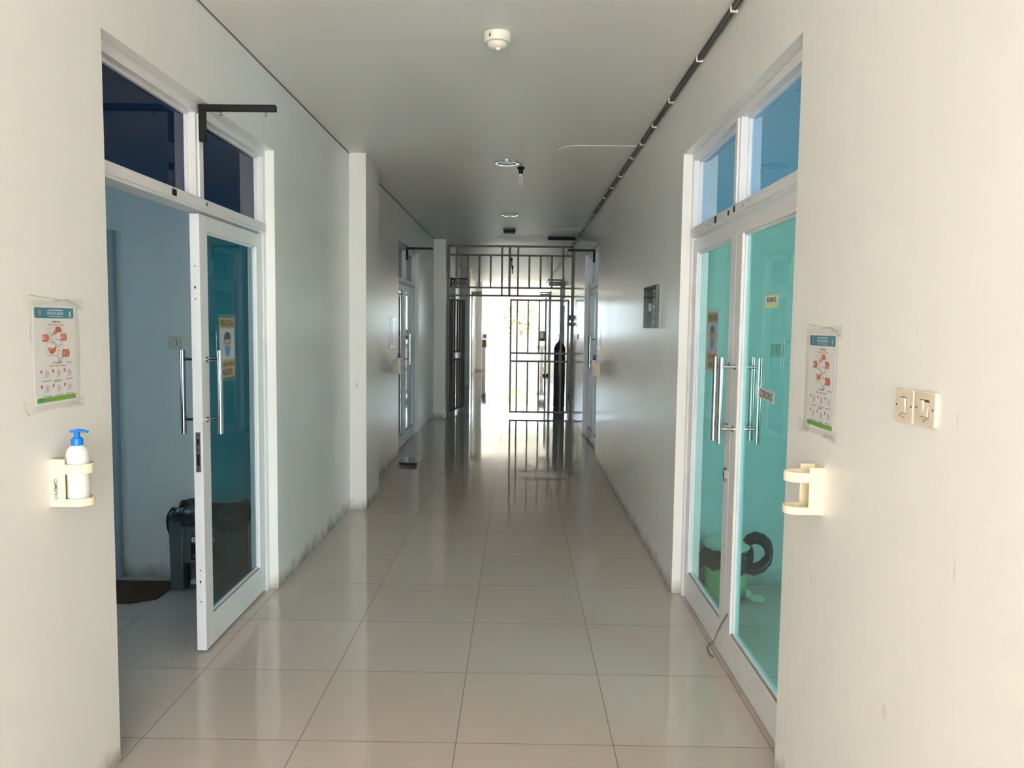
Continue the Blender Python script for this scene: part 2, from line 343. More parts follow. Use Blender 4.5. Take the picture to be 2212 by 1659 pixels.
class Sheet:
    """flat printed thing: layers of thin print on a plane (origin, right, up, outward normal)"""
    def __init__(s, o, u, v, n): s.o, s.u, s.v, s.n = Vector(o), Vector(u), Vector(v), Vector(n); s.bm = BM(); s.mats = []
    def mi(s, m):
        if m not in s.mats: s.mats.append(m)
        return s.mats.index(m)
    def P(s, x, y, h=0): return s.o + s.u*x + s.v*y + s.n*h
    def poly(s, pts, m, h): 
        f = s.bm.faces.new([s.bm.verts.new(s.P(x, y, h)) for x, y in pts]); f.material_index = s.mi(m)
    def rect(s, x0, y0, x1, y1, m, h, r=0, corners='abcd'):
        if not r: return s.poly([(x0, y0), (x1, y0), (x1, y1), (x0, y1)], m, h)
        pts = []
        for (cx, cy, a0, k) in ((x0+r, y0+r, 180, 'a'), (x1-r, y0+r, 270, 'b'), (x1-r, y1-r, 0, 'c'), (x0+r, y1-r, 90, 'd')):
            if k in corners: pts += [(cx+r*math.cos(math.radians(a0+t)), cy+r*math.sin(math.radians(a0+t))) for t in range(0, 91, 15)]
            else: pts.append((x0 if k in 'ad' else x1, y0 if k in 'ab' else y1))
        s.poly(pts, m, h)
    def slab(s, x0, y0, x1, y1, h0, h1, m):
        prism(s.bm, [s.P(x0, y0, h0), s.P(x1, y0, h0), s.P(x1, y1, h0), s.P(x0, y1, h0)], s.n*(h1-h0), s.mi(m))
    def ell(s, cx, cy, rx, ry, m, h, seg=20, a0=0, a1=360):
        s.poly([(cx+rx*math.cos(math.radians(a0+(a1-a0)*i/seg)), cy+ry*math.sin(math.radians(a0+(a1-a0)*i/seg))) for i in range(seg + (0 if a1-a0 == 360 else 1))], m, h)
    def line(s, pts, w, m, h):
        for (xa, ya), (xb, yb) in zip(pts, pts[1:]):
            dx, dy = xb-xa, yb-ya; l = math.hypot(dx, dy) or 1; px, py = -dy/l*w/2, dx/l*w/2
            s.poly([(xa+px, ya+py), (xa-px, ya-py), (xb-px, yb-py), (xb+px, yb+py)], m, h)
    def text(s, t, cx, cy, width, height, m, h, bold=0.0, rot=0):
        cu = bpy.data.curves.new('text', 'FONT'); cu.body = t; cu.size = 1; cu.offset = bold; cu.resolution_u = 2
        ob = bpy.data.objects.new('text', cu); C.objects.link(ob)
        dg = bpy.context.evaluated_depsgraph_get(); me = bpy.data.meshes.new_from_object(ob.evaluated_get(dg))
        xs = [v.co.x for v in me.vertices]; ys = [v.co.y for v in me.vertices]
        x0, x1, y0, y1 = min(xs), max(xs), min(ys), max(ys); mi = s.mi(m)
        ca, sa = math.cos(math.radians(rot)), math.sin(math.radians(rot))
        vs = []
        for v in me.vertices:
            a = ((v.co.x-x0)/(x1-x0)-0.5)*width; b = ((v.co.y-y0)/(y1-y0)-0.5)*height
            vs.append(s.bm.verts.new(s.P(cx+a*ca-b*sa, cy+a*sa+b*ca, h)))
        for p in me.polygons:
            try: s.bm.faces.new([vs[i] for i in p.vertices]).material_index = mi
            except ValueError: pass
        bpy.data.objects.remove(ob); bpy.data.meshes.remove(me); bpy.data.curves.remove(cu)
    def done(s, name, parent=None, **kw):
        bm = s.bm; me = bpy.data.meshes.new(name); bm.to_mesh(me); bm.free()
        for m in s.mats: me.materials.append(m)
        o = bpy.data.objects.new(name, me); C.objects.link(o)
        if parent: o.parent = parent; o.location = -parent_world(parent)
        return o

XL, XR, ZC, TH = -1.415, 0.94, 2.99, 0.16
Y0, Y1, DY = 2.69, 4.57, 6.55          # first doorway and the bay length
PIER = (6.545, 7.145)
YEND = 31.0
OL, OR = -4.3, 3.85                     # outer walls of the rooms
def X(side, d):                          # d = depth into the wall, away from the corridor
    return XL-d if side < 0 else XR+d
def S(name, bm, m, label, cat, **kw):
    return tag(link(name, bm, m, **kw), label, cat, kind='structure')

# ------------------------------------------------------------------ the shell
bm = BM(); box(bm, OL-0.2, OR+0.2, YB, 34.2, -0.12, 0.0)
S('floor', bm, M_FLOOR, 'glossy beige-grey square tile floor of the corridor', 'floor')
bm = BM(); box(bm, OL-0.2, OR+0.2, YB, 36.0, ZC, ZC+0.2)  # runs on past the far gate as an added, unseen roof against the sun
S('ceiling', bm, M_CEIL, 'plain painted corridor ceiling with a slight sheen, and added unseen roof past its end', 'ceiling')
ZT = {-1: 2.572, 1: 2.58}
for side, nm, lb in ((-1, 'wall_left', 'cool white left corridor wall with square piers'), (1, 'wall_right', 'warm off-white right corridor wall with brush streaks')):
    bm = BM(); a, b_ = X(side, 0), X(side, TH); y = YB
    last = 4 if side > 0 else 4
    for k in range(4):
        ya, yb = Y0+DY*k, Y1+DY*k
        if side < 0: yb -= 0.02
        box(bm, a, b_, y, ya, 0, ZC); box(bm, a, b_, ya, yb, ZT[side], ZC); y = yb
    box(bm, a, b_, y, (26.6 if side < 0 else 34.2), 0, ZC)
    S(nm, bm, [M_WALL], lb, 'wall')
for k in range(4):
    bm = BM(); box(bm, XL, -1.275 if k == 0 else -1.215, PIER[0]+DY*k-(0.02 if k else 0), PIER[1]+DY*k, 0, ZC)
    S('trim_%d' % (k+1), bm, M_WALL, ['square white pier nearest on the left wall', 'pier beside the barred gate on the left', 'left pier beyond the gate, before the second sign', 'farthest left pier, beside the reception desk'][k], 'pier')
# dark strips drawn for the shadow in the gap between walls and ceiling
for i, (xa, xb, lb) in enumerate(((XL, XL+0.004, 'thin dark strip drawn for the shadow gap along the top of the left wall'), (XR-0.003, XR, 'thin dark strip drawn for the shadow gap along the top of the right wall'))):
    bm = BM(); box(bm, xa, xb, YB, 26.0, ZC-0.006, ZC)
    S('trim_%d' % (i+5), bm, M_SHADOWGAP, lb, 'shadow gap')
# partitions and outer walls of the rooms
n = 0
for side in (-1, 1):
    xo = OL if side < 0 else OR; xi = X(side, TH); nm = 'left' if side < 0 else 'right'
    for k in range(-1, 4):
        yy = 4.73+DY*k
        if k == -1: yy = YB
        n += 1; bm = BM(); box(bm, xi, xo, yy, yy+0.15, 0, ZC)
        S('wall_%s_room_%d' % (nm, k+2), bm, M_ROOM, 'scuffed pale partition wall inside the %s room%s' % (nm, ' behind the first doorway' if k == 0 else ', bay %d down the corridor' % (k+2)), 'wall')
    bm = BM(); y = YB; zz = (1.0, 2.1) if side < 0 else (0.9, 2.2); hw = 0.3 if side < 0 else 0.75
    xo2 = xo + side*0.15
    hw0 = hw
    for k in range(4):
        c = 1.6+DY*k; hw = hw0 if k == 0 else 0.25  # unseen window openings, added and sized to light the rooms
        box(bm, xo, xo2, y, c-hw, 0, ZC); box(bm, xo, xo2, c-hw, c+hw, 0, zz[0]); box(bm, xo, xo2, c-hw, c+hw, zz[1], ZC); y = c+hw
    box(bm, xo, xo2, y, 24.53, 0, ZC)
    S('wall_%s_outer' % nm, bm, M_ROOM, 'outer wall of the %s rooms with window openings added to light them' % nm, 'wall')
for k in range(4):
    hw = 0.3 if k == 0 else 0.25; c = 1.6+DY*k
    bm = BM(); box(bm, OL-0.08, OL-0.074, c-hw, c+hw, 1.0, 2.1)  # unseen pane, added to turn the room daylight bluish
    S('window_%d' % (k+2), bm, M_BLUETINT, 'unseen blue pane added to tint the daylight of left room %d' % (k+1), 'window')
# header over the far gate, lobby shell
bm = BM(); box(bm, OL, XR, YEND, YEND+0.15, 2.51, ZC)
S('wall_far_header', bm, M_COURT, 'white header above the far white gate', 'wall')
bm = BM(); box(bm, XL-TH-0.02, OL-0.15, 31.0, 31.15, 0, 2.51); box(bm, XL, -1.19, 31.0, 31.4, 0, 2.51)
S('wall_far_lobby', bm, M_COURT, 'white end wall of the reception lobby', 'wall')
# courtyard parapet with window frame grid
bm = BM(); box(bm, -8, 6, 34.2, 34.35, 0, 1.1)
S('wall_courtyard', bm, M_COURT, 'low white wall across the end of the corridor', 'wall')
bm = BM()
for x in (-0.62, 0.25, 1.1, -1.5): box(bm, x, x+0.05, 34.24, 34.3, 1.1, 2.75)
for z in (1.85, 2.7): box(bm, -1.5, 1.15, 34.24, 34.3, z, z+0.05)
S('window_1', bm, M_WGATE, 'white open window frame above the low end wall', 'window frame')
bm = BM(); box(bm, -60, 60, -40, 90, -0.35, -0.13)
S('ground', bm, M_GROUND, 'outdoor concrete ground beyond the building', 'ground')

# ------------------------------------------------------------------ door assemblies
def pull_handle(parent, side, xa, y, z0, z1, out, px):
    """steel bar on two posts; xa = leaf face X, out = bar centre X, px= post z list"""
    bm = BM()
    lathe(bm, [(0.0005, z0), (0.0125, z0), (0.0125, z1), (0.0005, z1)], (out, y, 0), seg=20, cap=False)
    for z in px:
        lathe(bm, [(0.0075, min(xa, out)), (0.0075, max(xa, out))], (0, y, z), 'X', 14)
        e = 0.006 if out > xa else -0.006
        lathe(bm, [(0.014, min(xa, xa+e)), (0.014, max(xa, xa+e))], (0, y, z), 'X', 16)
    return sub('pull_handle', bm, M_CHROME, parent, smooth=True)

def leaf(root, side, ya, yb, glass, d0=0.061, hinge_far=True, handles=True, near=True, open_rot=None):
    """closed aluminium door leaf between ya and yb"""
    xf, xb = X(side, d0), X(side, d0+0.045); st, zt, zb = 0.092, 2.086, 0.014
    bm = BM()
    box(bm, xf, xb, ya, ya+st, zb, zt); box(bm, xf, xb, yb-st, yb, zb, zt)
    box(bm, xf, xb, ya+st, yb-st, zt-0.072, zt); box(bm, xf, xb, ya+st, yb-st, zb, 0.165)
    bd = 0.008; xg0, xg1 = X(side, d0+0.012), X(side, d0+0.033)      # beads round the glass
    for (a, b_, c, d_) in ((ya+st, ya+st+0.012, 0.165, zt-0.072), (yb-st-0.012, yb-st, 0.165, zt-0.072)): box(bm, xg0, xg1, a, b_, c, d_)
    box(bm, xg0, xg1, ya+st, yb-st, 0.165, 0.178); box(bm, xg0, xg1, ya+st, yb-st, zt-0.084, zt-0.072)
    # dark rubber line under the bead
    box(bm, X(side, d0+0.004), X(side, d0+0.012), ya+st, yb-st, 0.165, 0.169, 1)
    lf = sub('door_leaf', bm, [M_ALU, M_RUBBER], root, bevel=0.0015)
    g = BM(); box(g, X(side, d0+0.019), X(side, d0+0.025), ya+st+0.004, yb-st-0.004, 0.168, zt-0.075)
    sub('glass_pane', g, glass, lf)
    if handles:
        hy = ya+st/2+0.005 if hinge_far else yb-st/2-0.005
        out = X(side, d0-0.066); inn = X(side, d0+0.045+0.066)
        zs = (1.057, 1.455); ps = (1.125, 1.412)
        pull_handle(lf, side, xf, hy, zs[0], zs[1], out, ps)
        pull_handle(lf, side, xb, hy, zs[0], zs[1], inn, ps)
    return lf

def door_frame(root, side, k, tr_glass, stain=False):
    ya, yb = Y0+DY*k+0.001, Y1+DY*k-(0.021 if side < 0 else 0.001); zt = ZT[side]-0.001
    xf, xb = X(side, 0.052), X(side, 0.142); ym = (ya+yb)/2; bm = BM(); w = 0.042
    box(bm, xf, xb, ya, ya+w, 0, zt); box(bm, xf, xb, yb-w, yb, 0, zt)
    box(bm, xf, xb, ya+w, yb-w, zt-w, zt)
    box(bm, xf, xb, ya+w, yb-w, 2.098, 2.158)                 # transom bar
    box(bm, X(side, 0.040), xf, ya+w, yb-w, 2.110, 2.150)     # raised profile on the transom bar
    box(bm, xf, xb, ym-0.045, ym+0.045, 2.158, zt-w)          # mullion
    box(bm, X(side, 0.044), xf, ym-0.02, ym+0.02, 2.158, zt-w)
    # slim glazing beads
    for (a, b_) in ((ya+w, ym-0.045), (ym+0.045, yb-w)):
        box(bm, X(side, 0.085), X(side, 0.12), a, a+0.012, 2.158, zt-w); box(bm, X(side, 0.085), X(side, 0.12), b_-0.012, b_, 2.158, zt-w)
        box(bm, X(side, 0.085), X(side, 0.12), a, b_, 2.158, 2.17); box(bm, X(side, 0.085), X(side, 0.12), a, b_, zt-w-0.012, zt-w)
    # rebate stop behind the leaves
    for yy in (ya+w, yb-w-0.015): box(bm, X(side, 0.108), X(side, 0.125), yy, yy+0.015, 0, 2.098)
    if stain:   # torn black tape remnants on the transom bar
        xs = X(side, 0.0395)
        for (yy, wd, z0, z1) in stain: box(bm, xs, X(side, 0.041), yy, yy+wd, z0, z1, 1)
    fr = sub('door_frame', bm, [M_ALU, M_BLACK], root, bevel=0.0015)
    for (a, b_) in ((ya+w, ym-0.045), (ym+0.045, yb-w)):
        g = BM(); box(g, X(side, 0.099), X(side, 0.105), a+0.004, b_-0.004, 2.162, zt-w-0.004)
        sub('transom_pane', g, tr_glass, root)
    return ya+w, yb-w, ym

LBL = {(-1, 0): 'white double glass door on the near left, one leaf open', (1, 0): 'white double glass door on the near right, both leaves shut',
       (-1, 1): 'glass double door on the left just before the gate pier', (1, 1): 'glass double door on the right before the barred gate',
       (-1, 2): 'left glass door just beyond the barred gate', (1, 2): 'right glass door just beyond the barred gate',
       (-1, 3): 'farthest glass door on the left', (1, 3): 'farthest glass door on the right'}
dn = 0
for k in range(4):
    for side in (-1, 1):
        dn += 1
        root = thing('door_%d' % dn, LBL[(side, k)], 'door', (X(side, 0.1), Y0+DY*k, 0), kind='structure')
        near = k == 0
        st = [(3.30, .045, 2.118, 2.146), (3.66, .012, 2.125, 2.143)] if side < 0 else [(3.60, .030, 2.118, 2.146), (3.70, .026, 2.116, 2.140), (3.93, .045, 2.112, 2.146), (3.47, .008, 2.12, 2.135), (3.38, .006, 2.13, 2.14), (4.12, .012, 2.12, 2.126)]
        if k: st = False
        a, b_, ym = door_frame(root, side, k, M_BLUEGLASS_SHADE if side < 0 else M_BLUEGLASS, st)
        gl = M_TEALGLASS_SHADE if side < 0 else M_TEALGLASS
        far = leaf(root, side, ym+0.002, b_-0.004, gl)
        if not (side < 0 and near):
            nl = leaf(root, side, a+0.004, ym-0.002, gl, hinge_far=False)
        else:   # the near leaf stands open into the room
            bm = BM(); st_, zt, zb = 0.092, 2.086, 0.014; x0 = X(-1, 0.15); w = ym-a-0.006; ya_ = a+0.004
            for (p, q, z0, z1) in ((0, st_, zb, zt), (w-st_, w, zb, zt), (st_, w-st_, zt-0.072, zt), (st_, w-st_, zb, 0.165)):
                box(bm, x0-p, x0-q, ya_-0.03, ya_+0.015, z0, z1)
            lf = sub('door_leaf', bm, M_ALU, root, bevel=0.0015)
            g = BM(); box(g, x0-st_, x0-w+st_, ya_-0.011, ya_-0.005, 0.165, zt-0.072); sub('glass_pane', g, gl, lf)
        if near:
            if side < 0:   # flush bolts and lock plate in the exposed edge of the leaf
                xe = X(-1, 0.061+0.0225); ye = ym+0.002
                for zc in (1.77, 0.33):
                    bm = BM(); box(bm, xe-0.0105, xe+0.0105, ye-0.0022, ye+0.002, zc-0.064, zc+0.064)
                    lathe(bm, [(0.0075, ye-0.0055), (0.0085, ye-0.002)], (xe, 0, zc+0.045), 'Y', 14); lathe(bm, [(0.0075, ye-0.0055), (0.0085, ye-0.002)], (xe, 0, zc-0.045), 'Y', 14)
                    box(bm, xe-0.003, xe+0.003, ye-0.004, ye, zc-0.035, zc+0.035)
                    box(bm, xe-0.003, xe+0.004, ye-0.0045, ye-0.0035, zc-0.022*(1 if zc > 1 else -1)-0.006, zc-0.022*(1 if zc > 1 else -1)+0.006, 1)
                    for s_ in (-1, 1): lathe(bm, [(0.003, ye-0.0025), (0.003, ye)], (xe, 0, zc+s_*0.076), 'Y', 10, m=1)
                    sub('flush_bolt', bm, [M_ALU, M_BLACK], far, bevel=0.0008)
                bm = BM(); box(bm, xe-0.011, xe+0.011, ye-0.0022, ye+0.002, 0.880, 1.070)
                box(bm, xe-0.004, xe+0.006, ye-0.0026, ye-0.002, 1.012, 1.038, 1); box(bm, xe-0.005, xe+0.006, ye-0.0026, ye-0.002, 0.912, 0.965, 1)
                for z in (1.058, 0.988, 0.892): lathe(bm, [(0.003, ye-0.0035), (0.003, ye-0.002)], (xe, 0, z), 'Y', 10, m=2)
                sub('lock_plate', bm, [M_LOCK, M_BLACK, M_CHROME], far)
            else:          # lock rose on the far leaf
                bm = BM(); xf = X(1, 0.061); yl = ym+0.05
                prism(bm, [(xf, yl+0.013*math.cos(t), 0.893+0.017*(1 if math.sin(t) > 0 else -1)+0.013*math.sin(t)) for t in [2*PI*(i+.5)/24 for i in range(24)]], (-0.012, 0, 0))
                box(bm, xf-0.014, xf-0.0115, yl-0.004, yl+0.004, 0.885, 0.905, 1)
                sub('lock_cylinder', bm, [M_LOCK, M_BLACK], far, bevel=0.001)

# painted door frame and grey door in the left room
root = thing('door_9', 'grey-blue painted door in the back wall of the left room', 'door', (-2.9, 4.73, 0), kind='structure')
bm = BM()
box(bm, -2.475, -2.434, 4.69, 4.735, 0, 2.13); box(bm, -3.40, -2.475, 4.69, 4.735, 2.085, 2.13); box(bm, -3.44, -3.40, 4.69, 4.735, 0, 2.13)
sub('door_frame', bm, M_DOORF, root, bevel=0.003)
bm = BM(); box(bm, -3.398, -2.482, 4.70, 4.728, 0.008, 2.08)
lf = sub('door_leaf', bm, M_DOORG, root, bevel=0.002)
bm = BM()
for z in (1.045, 0.975): box(bm, -2.515, -2.492, 4.672, 4.70, z-0.022, z+0.022)
sub('door_lock', bm, M_BLACK, lf, bevel=0.004)

# ------------------------------------------------------------------ sign brackets
def bracket(side, y, label, sign=None, hooks=True, arm=0.322):
    zt = 2.570; xw = X(side, 0.0435); s = -side
    root = thing('sign_bracket', label, 'bracket', (xw, y, 2.405))
    bm = BM(); t = 0.028
    box(bm, xw, xw+s*t, y-t/2, y+t/2, 2.405, zt-t); box(bm, xw, xw+s*(t+arm), y-t/2, y+t/2, zt-t, zt)
    sub('arm', bm, M_BLACK, root, bevel=0.003)
    for d in ((0.095, 0.30) if not sign else ()):
        h = BM(); cx = xw+s*d
        tube(h, [(cx, y, zt-t+0.002), (cx, y, zt-t-0.006)] + [(cx+0.007*math.sin(a)*1.0, y, zt-t-0.013+0.007*math.cos(a)) for a in [0.5*i for i in range(1, 9)]], 0.0014, 6)
        sub('hook', h, M_BLACK, root)
    if sign:
        for d in (0.10, 0.28):
            h = BM(); cx = xw+s*d; box(h, cx-.0015, cx+.0015, y-.0015, y+.0015, 2.5225, zt-t); sub('hanger', h, M_BLACK, root)
        xa, xb = sorted((xw+s*0.06, xw+s*0.33))
        sg = thing('hanging_sign', sign[1], 'sign', ((xa+xb)/2, y, 2.50))
        bm = BM(); box(bm, xa, xb, y-0.006, y+0.006, 2.43, 2.522); sub('board', bm, M_SIGN, sg, bevel=0.001)
        sh = Sheet(((xa+xb)/2, y-0.007, 2.478), (1, 0, 0), (0, 0, 1), (0, -1, 0)); sh.text(sign[0], 0, 0, 0.20, 0.045, M_WHITEINK, 0); sh.done('lettering', sg)
bracket(-1, Y0+0.915, 'empty black L-shaped bracket over the near left door')
bracket(-1, Y0+0.90+DY, 'empty black L-shaped bracket over the left door before the gate')
bracket(1, Y0+0.90+DY, 'empty black L-shaped bracket over the right door before the gate')
bracket(-1, 16.85, 'black bracket holding the left ROOM sign behind the gate bars', ('ROOM', 'green ROOM sign hanging on the left behind the gate'), arm=0.325)
bracket(1, 16.85, 'black bracket holding the right ROOM sign behind the gate bars', ('ROOM', 'green ROOM sign hanging on the right behind the gate'), arm=0.325)
bracket(-1, 23.7, 'farthest black bracket on the left wall', ('ROOM', 'farthest dark sign on the left, seen under the gate grille'), arm=0.325)
bracket(1, 23.4, 'farthest black bracket on the right wall', ('ROOM', 'farthest dark sign on the right, seen under the gate grille'), arm=0.325)

# ------------------------------------------------------------------ gates
def gate(Y, xa, xb, mt, label, top, hb, leaf_top, label_g, left_open):
    root = thing('security_gate', label, 'gate', ((xa+xb)/2, Y, 0)); t = 0.032
    def V(x, z0, z1, y=Y, w=t): b = BM(); box(b, x-w/2, x+w/2, y-t/2, y+t/2, z0, z1); return b
    bm = BM()
    box(bm, xa-0.012, xa+0.022, Y-0.02, Y+0.02, 0, top); box(bm, xb-0.022, xb+0.012, Y-0.02, Y+0.02, 0, top)
    box(bm, xa, xb, Y-0.02, Y+0.02, top-0.035, top)
    for z in hb: box(bm, xa, xb, Y-t/2, Y+t/2, z-t/2, z+t/2)
    sub('frame', bm, mt, root, bevel=0.003)
    c = (xa+xb)/2 - 0.02
    full = (xa+0.135, c-0.13, c+0.145, xb-0.165)
    for x in full: sub('bar', V(x, hb[1], top-0.035), mt, root)
    sub('bar', V(c, hb[2], top-0.035, w=0.04), mt, root)
    for x in (full[1], full[2]): sub('bar', V(x, hb[2], hb[1]), mt, root)
    for i in (1, 2, 3):
        sub('bar', V(full[0]+(full[1]-full[0])*i/4, hb[1], hb[0]), mt, root)
        sub('bar', V(full[2]+(full[3]-full[2])*i/4, hb[1], hb[0]), mt, root)
    def lf(x0, x1, swing, hinge):
        bm = BM(); z0, z1 = 0.06, leaf_top
        box(bm, x0, x0+t, Y-t/2, Y+t/2, z0, z1); box(bm, x1-t, x1, Y-t/2, Y+t/2, z0, z1)
        for z in (z0+t/2, z1-t/2, 1.100, 0.960): box(bm, x0+t, x1-t, Y-t/2, Y+t/2, z-t/2, z+t/2)
        meshes = [bm]; n = 5; g = 0.108
        for i in range(n):
            x = x0+0.125+(x1-x0-0.26)*i/(n-1)*1.0
            for (a, b_) in ((z0+t, 0.944), (1.116, z1-t)): meshes.append(V(x, a, b_, w=0.026))
            if i in (0, n-1): meshes.append(V(x, 0.976, 1.084, w=0.026))
        R = Matrix.Translation((hinge, Y, 0)) @ Matrix.Rotation(swing, 4, 'Z') @ Matrix.Translation((-hinge, -Y, 0))
        for m_ in meshes: bmesh.ops.transform(m_, matrix=R, verts=m_.verts)
        L_ = sub('gate_leaf', meshes[0], mt, root, bevel=0.003)
        for m_ in meshes[1:]: sub('bar', m_, mt, L_)
        for z in (0.35, 1.72):
            hg = BM(); lathe(hg, [(0.014, z-0.045), (0.014, z+0.045)], (hinge, Y-0.026, 0), seg=12); box(hg, hinge-0.03, hinge+0.03, Y-0.024, Y-0.014, z-0.03, z+0.03)
            sub('hinge', hg, mt, L_)
        return L_, R
    l1, _ = lf(xa+0.035, c-0.01, left_open, xa+0.03)
    l2, R2 = lf(c+0.015, xb-0.05, 0.0, xb-0.04)
    return root, l2
g1, lf2 = gate(13.5, -1.205, 0.93, M_GATE, 'dark barred security gate across the corridor, left leaf open', 2.945, (2.775, 2.222, 2.085), 2.03, '', math.radians(80))
bm = BM(); box(bm, 0.845, 0.935, 13.46, 13.482, 1.58, 1.64); lathe(bm, [(0.010, 1.52), (0.010, 1.70)], (0.86, 13.47, 0), seg=10); box(bm, 0.84, 0.90, 13.45, 13.47, 1.60, 1.62)
sub('slide_bolt', bm, M_GATE, lf2, bevel=0.002)
gate(30.95, -1.185, 0.93, M_WGATE, 'pale barred gate at the bright far end of the corridor', 2.51, (2.40, 2.13, 2.06), 2.0, '', math.radians(62))

# ------------------------------------------------------------------ ceiling things
root = thing('smoke_detector', 'round off-white smoke detector on the near ceiling', 'smoke detector', (-0.118, 3.875, ZC))
bm = BM(); lathe(bm, [(0.066, ZC), (0.066, ZC-0.034), (0.060, ZC-0.042), (0.046, ZC-0.044)], (-0.118, 3.875, 0), seg=40); sub('base', bm, M_DETECT, root, smooth=True)
bm = BM(); lathe(bm, [(0.046, ZC-0.044), (0.047, ZC-0.052), (0.040, ZC-0.064), (0.024, ZC-0.070), (0.008, ZC-0.072)], (-0.118, 3.875, 0), seg=40); sub('sensor_head', bm, M_DETECT, root, smooth=True)
bm = BM(); lathe(bm, [(0.012, ZC-0.070), (0.010, ZC-0.078), (0.004, ZC-0.081)], (-0.112, 3.862, 0), seg=16); sub('indicator_lens', bm, M_LENS, root, smooth=True)
bm = BM(); box(bm, -0.155, -0.148, 3.812, 3.82, ZC-0.03, ZC-0.018); sub('mark', bm, M_SWITCHK, root)

for i, (x, y) in enumerate(((-0.116, 6.86), (-0.122, 10.08))):
    root = thing('downlight', ['round recessed ceiling light beside the hanging bulb', 'round recessed ceiling light further along, before the gate'][i], 'ceiling light', (x, y, ZC))
    bm = BM(); lathe(bm, [(0.112, ZC), (0.112, ZC-0.006), (0.104, ZC-0.011), (0.086, ZC-0.008), (0.082, ZC-0.002)], (x, y, 0), seg=48, cap=False); sub('trim_ring', bm, M_RING, root, smooth=True)
    bm = BM(); lathe(bm, [(0.001, ZC-0.004), (0.0825, ZC-0.003)], (x, y, 0), seg=48, cap=False); sub('diffuser', bm, M_DIFF, root)

def bulb(x, y, label, adapter=False):
    root = thing('bare_bulb', label, 'light bulb', (x, y, ZC))
    bm = BM(); tube(bm, [(x, y, ZC), (x+0.002, y, ZC-0.02), (x, y, ZC-0.036)], 0.003); sub('wire', bm, M_BLACK, root)
    bm = BM(); lathe(bm, [(0.006, ZC-0.030), (0.028, ZC-0.034), (0.033, ZC-0.042), (0.031, ZC-0.052), (0.019, ZC-0.060), (0.018, ZC-0.095)], (x, y, 0), seg=24); sub('lamp_holder', bm, M_BLACK, root, smooth=True)
    bm = BM(); lathe(bm, [(0.016, ZC-0.093), (0.021, ZC-0.098), (0.021, ZC-0.118), (0.017, ZC-0.124)], (x, y, 0), seg=24); sub('bulb_base', bm, M_TUBE, root, smooth=True)
    for dx, dy in ((-0.0105, -0.006), (0.0105, -0.006), (0.0, 0.010)):
        bm = BM(); z0 = ZC-0.122; z1 = ZC-0.196
        u = Vector((0.0045, 0, 0))
        p = Vector((x+dx, y+dy, 0))
        tube(bm, [p-u+Vector((0, 0, z0)), p-u+Vector((0, 0, z1)), p-u*0.5+Vector((0, 0, z1-0.006)), p+u*0.5+Vector((0, 0, z1-0.006)), p+u+Vector((0, 0, z1)), p+u+Vector((0, 0, z0))], 0.0040, 8)
        sub('glass_tube', bm, M_TUBE, root, smooth=True)
bulb(0.008, 6.87, 'bare compact bulb hanging from a black holder near the first downlight')
bulb(-0.155, 16.2, 'bare bulb in a dark holder hanging just behind the barred gate')
bulb(-0.15, 18.4, 'second bare bulb behind the gate, farther along the ceiling')

root = thing('ceiling_fixture', 'small dark rectangular fixture on the ceiling near the gate', 'ceiling light', (-0.143, 11.7, ZC))
bm = BM(); box(bm, -0.235, -0.055, 11.62, 11.80, ZC-0.045, ZC); sub('housing', bm, M_BLACK, root, bevel=0.006)
for xq in (-0.255, -0.055): bm = BM(); box(bm, xq, xq+0.02, 11.65, 11.77, ZC-0.040, ZC); sub('end_cap', bm, M_CLIP, root, bevel=0.004)
root = thing('broken_lamp_batten', 'black strip lamp batten on the ceiling right of the gate', 'lamp batten', (0.68, 12.55, ZC))
bm = BM(); prism(bm, [(0.47, 12.50, ZC), (0.47, 12.60, ZC), (0.47, 12.585, ZC-0.05), (0.47, 12.515, ZC-0.05)], (0.41, 0, 0)); sub('housing', bm, M_BLACK, root, bevel=0.003)
for xq in (0.455, 0.878): bm = BM(); lathe(bm, [(0.016, xq), (0.016, xq+0.02)], (0, 12.55, ZC-0.03), 'X', 14); sub('lamp_socket', bm, M_BLACK, root)
def cap(x0, x1, y, r, label):
    bm = BM(); pts = []
    for i in range(13): a = PI/2+PI*i/12; pts.append((x0+r+r*math.cos(a), y+r*math.sin(a), ZC))
    pts += [(x1, y-r, ZC), (x1, y+r, ZC)]
    prism(bm, pts, (0, 0, -0.006)); tag(link('ceiling_patch', bm, M_CEIL, bevel=0.002), label, 'patch')
cap(0.50, 0.934, 11.45, 0.10, 'painted raised patch on the ceiling near the black lamp batten')
cap(0.30, 0.934, 6.35, 0.17, 'painted raised patch on the near right ceiling')

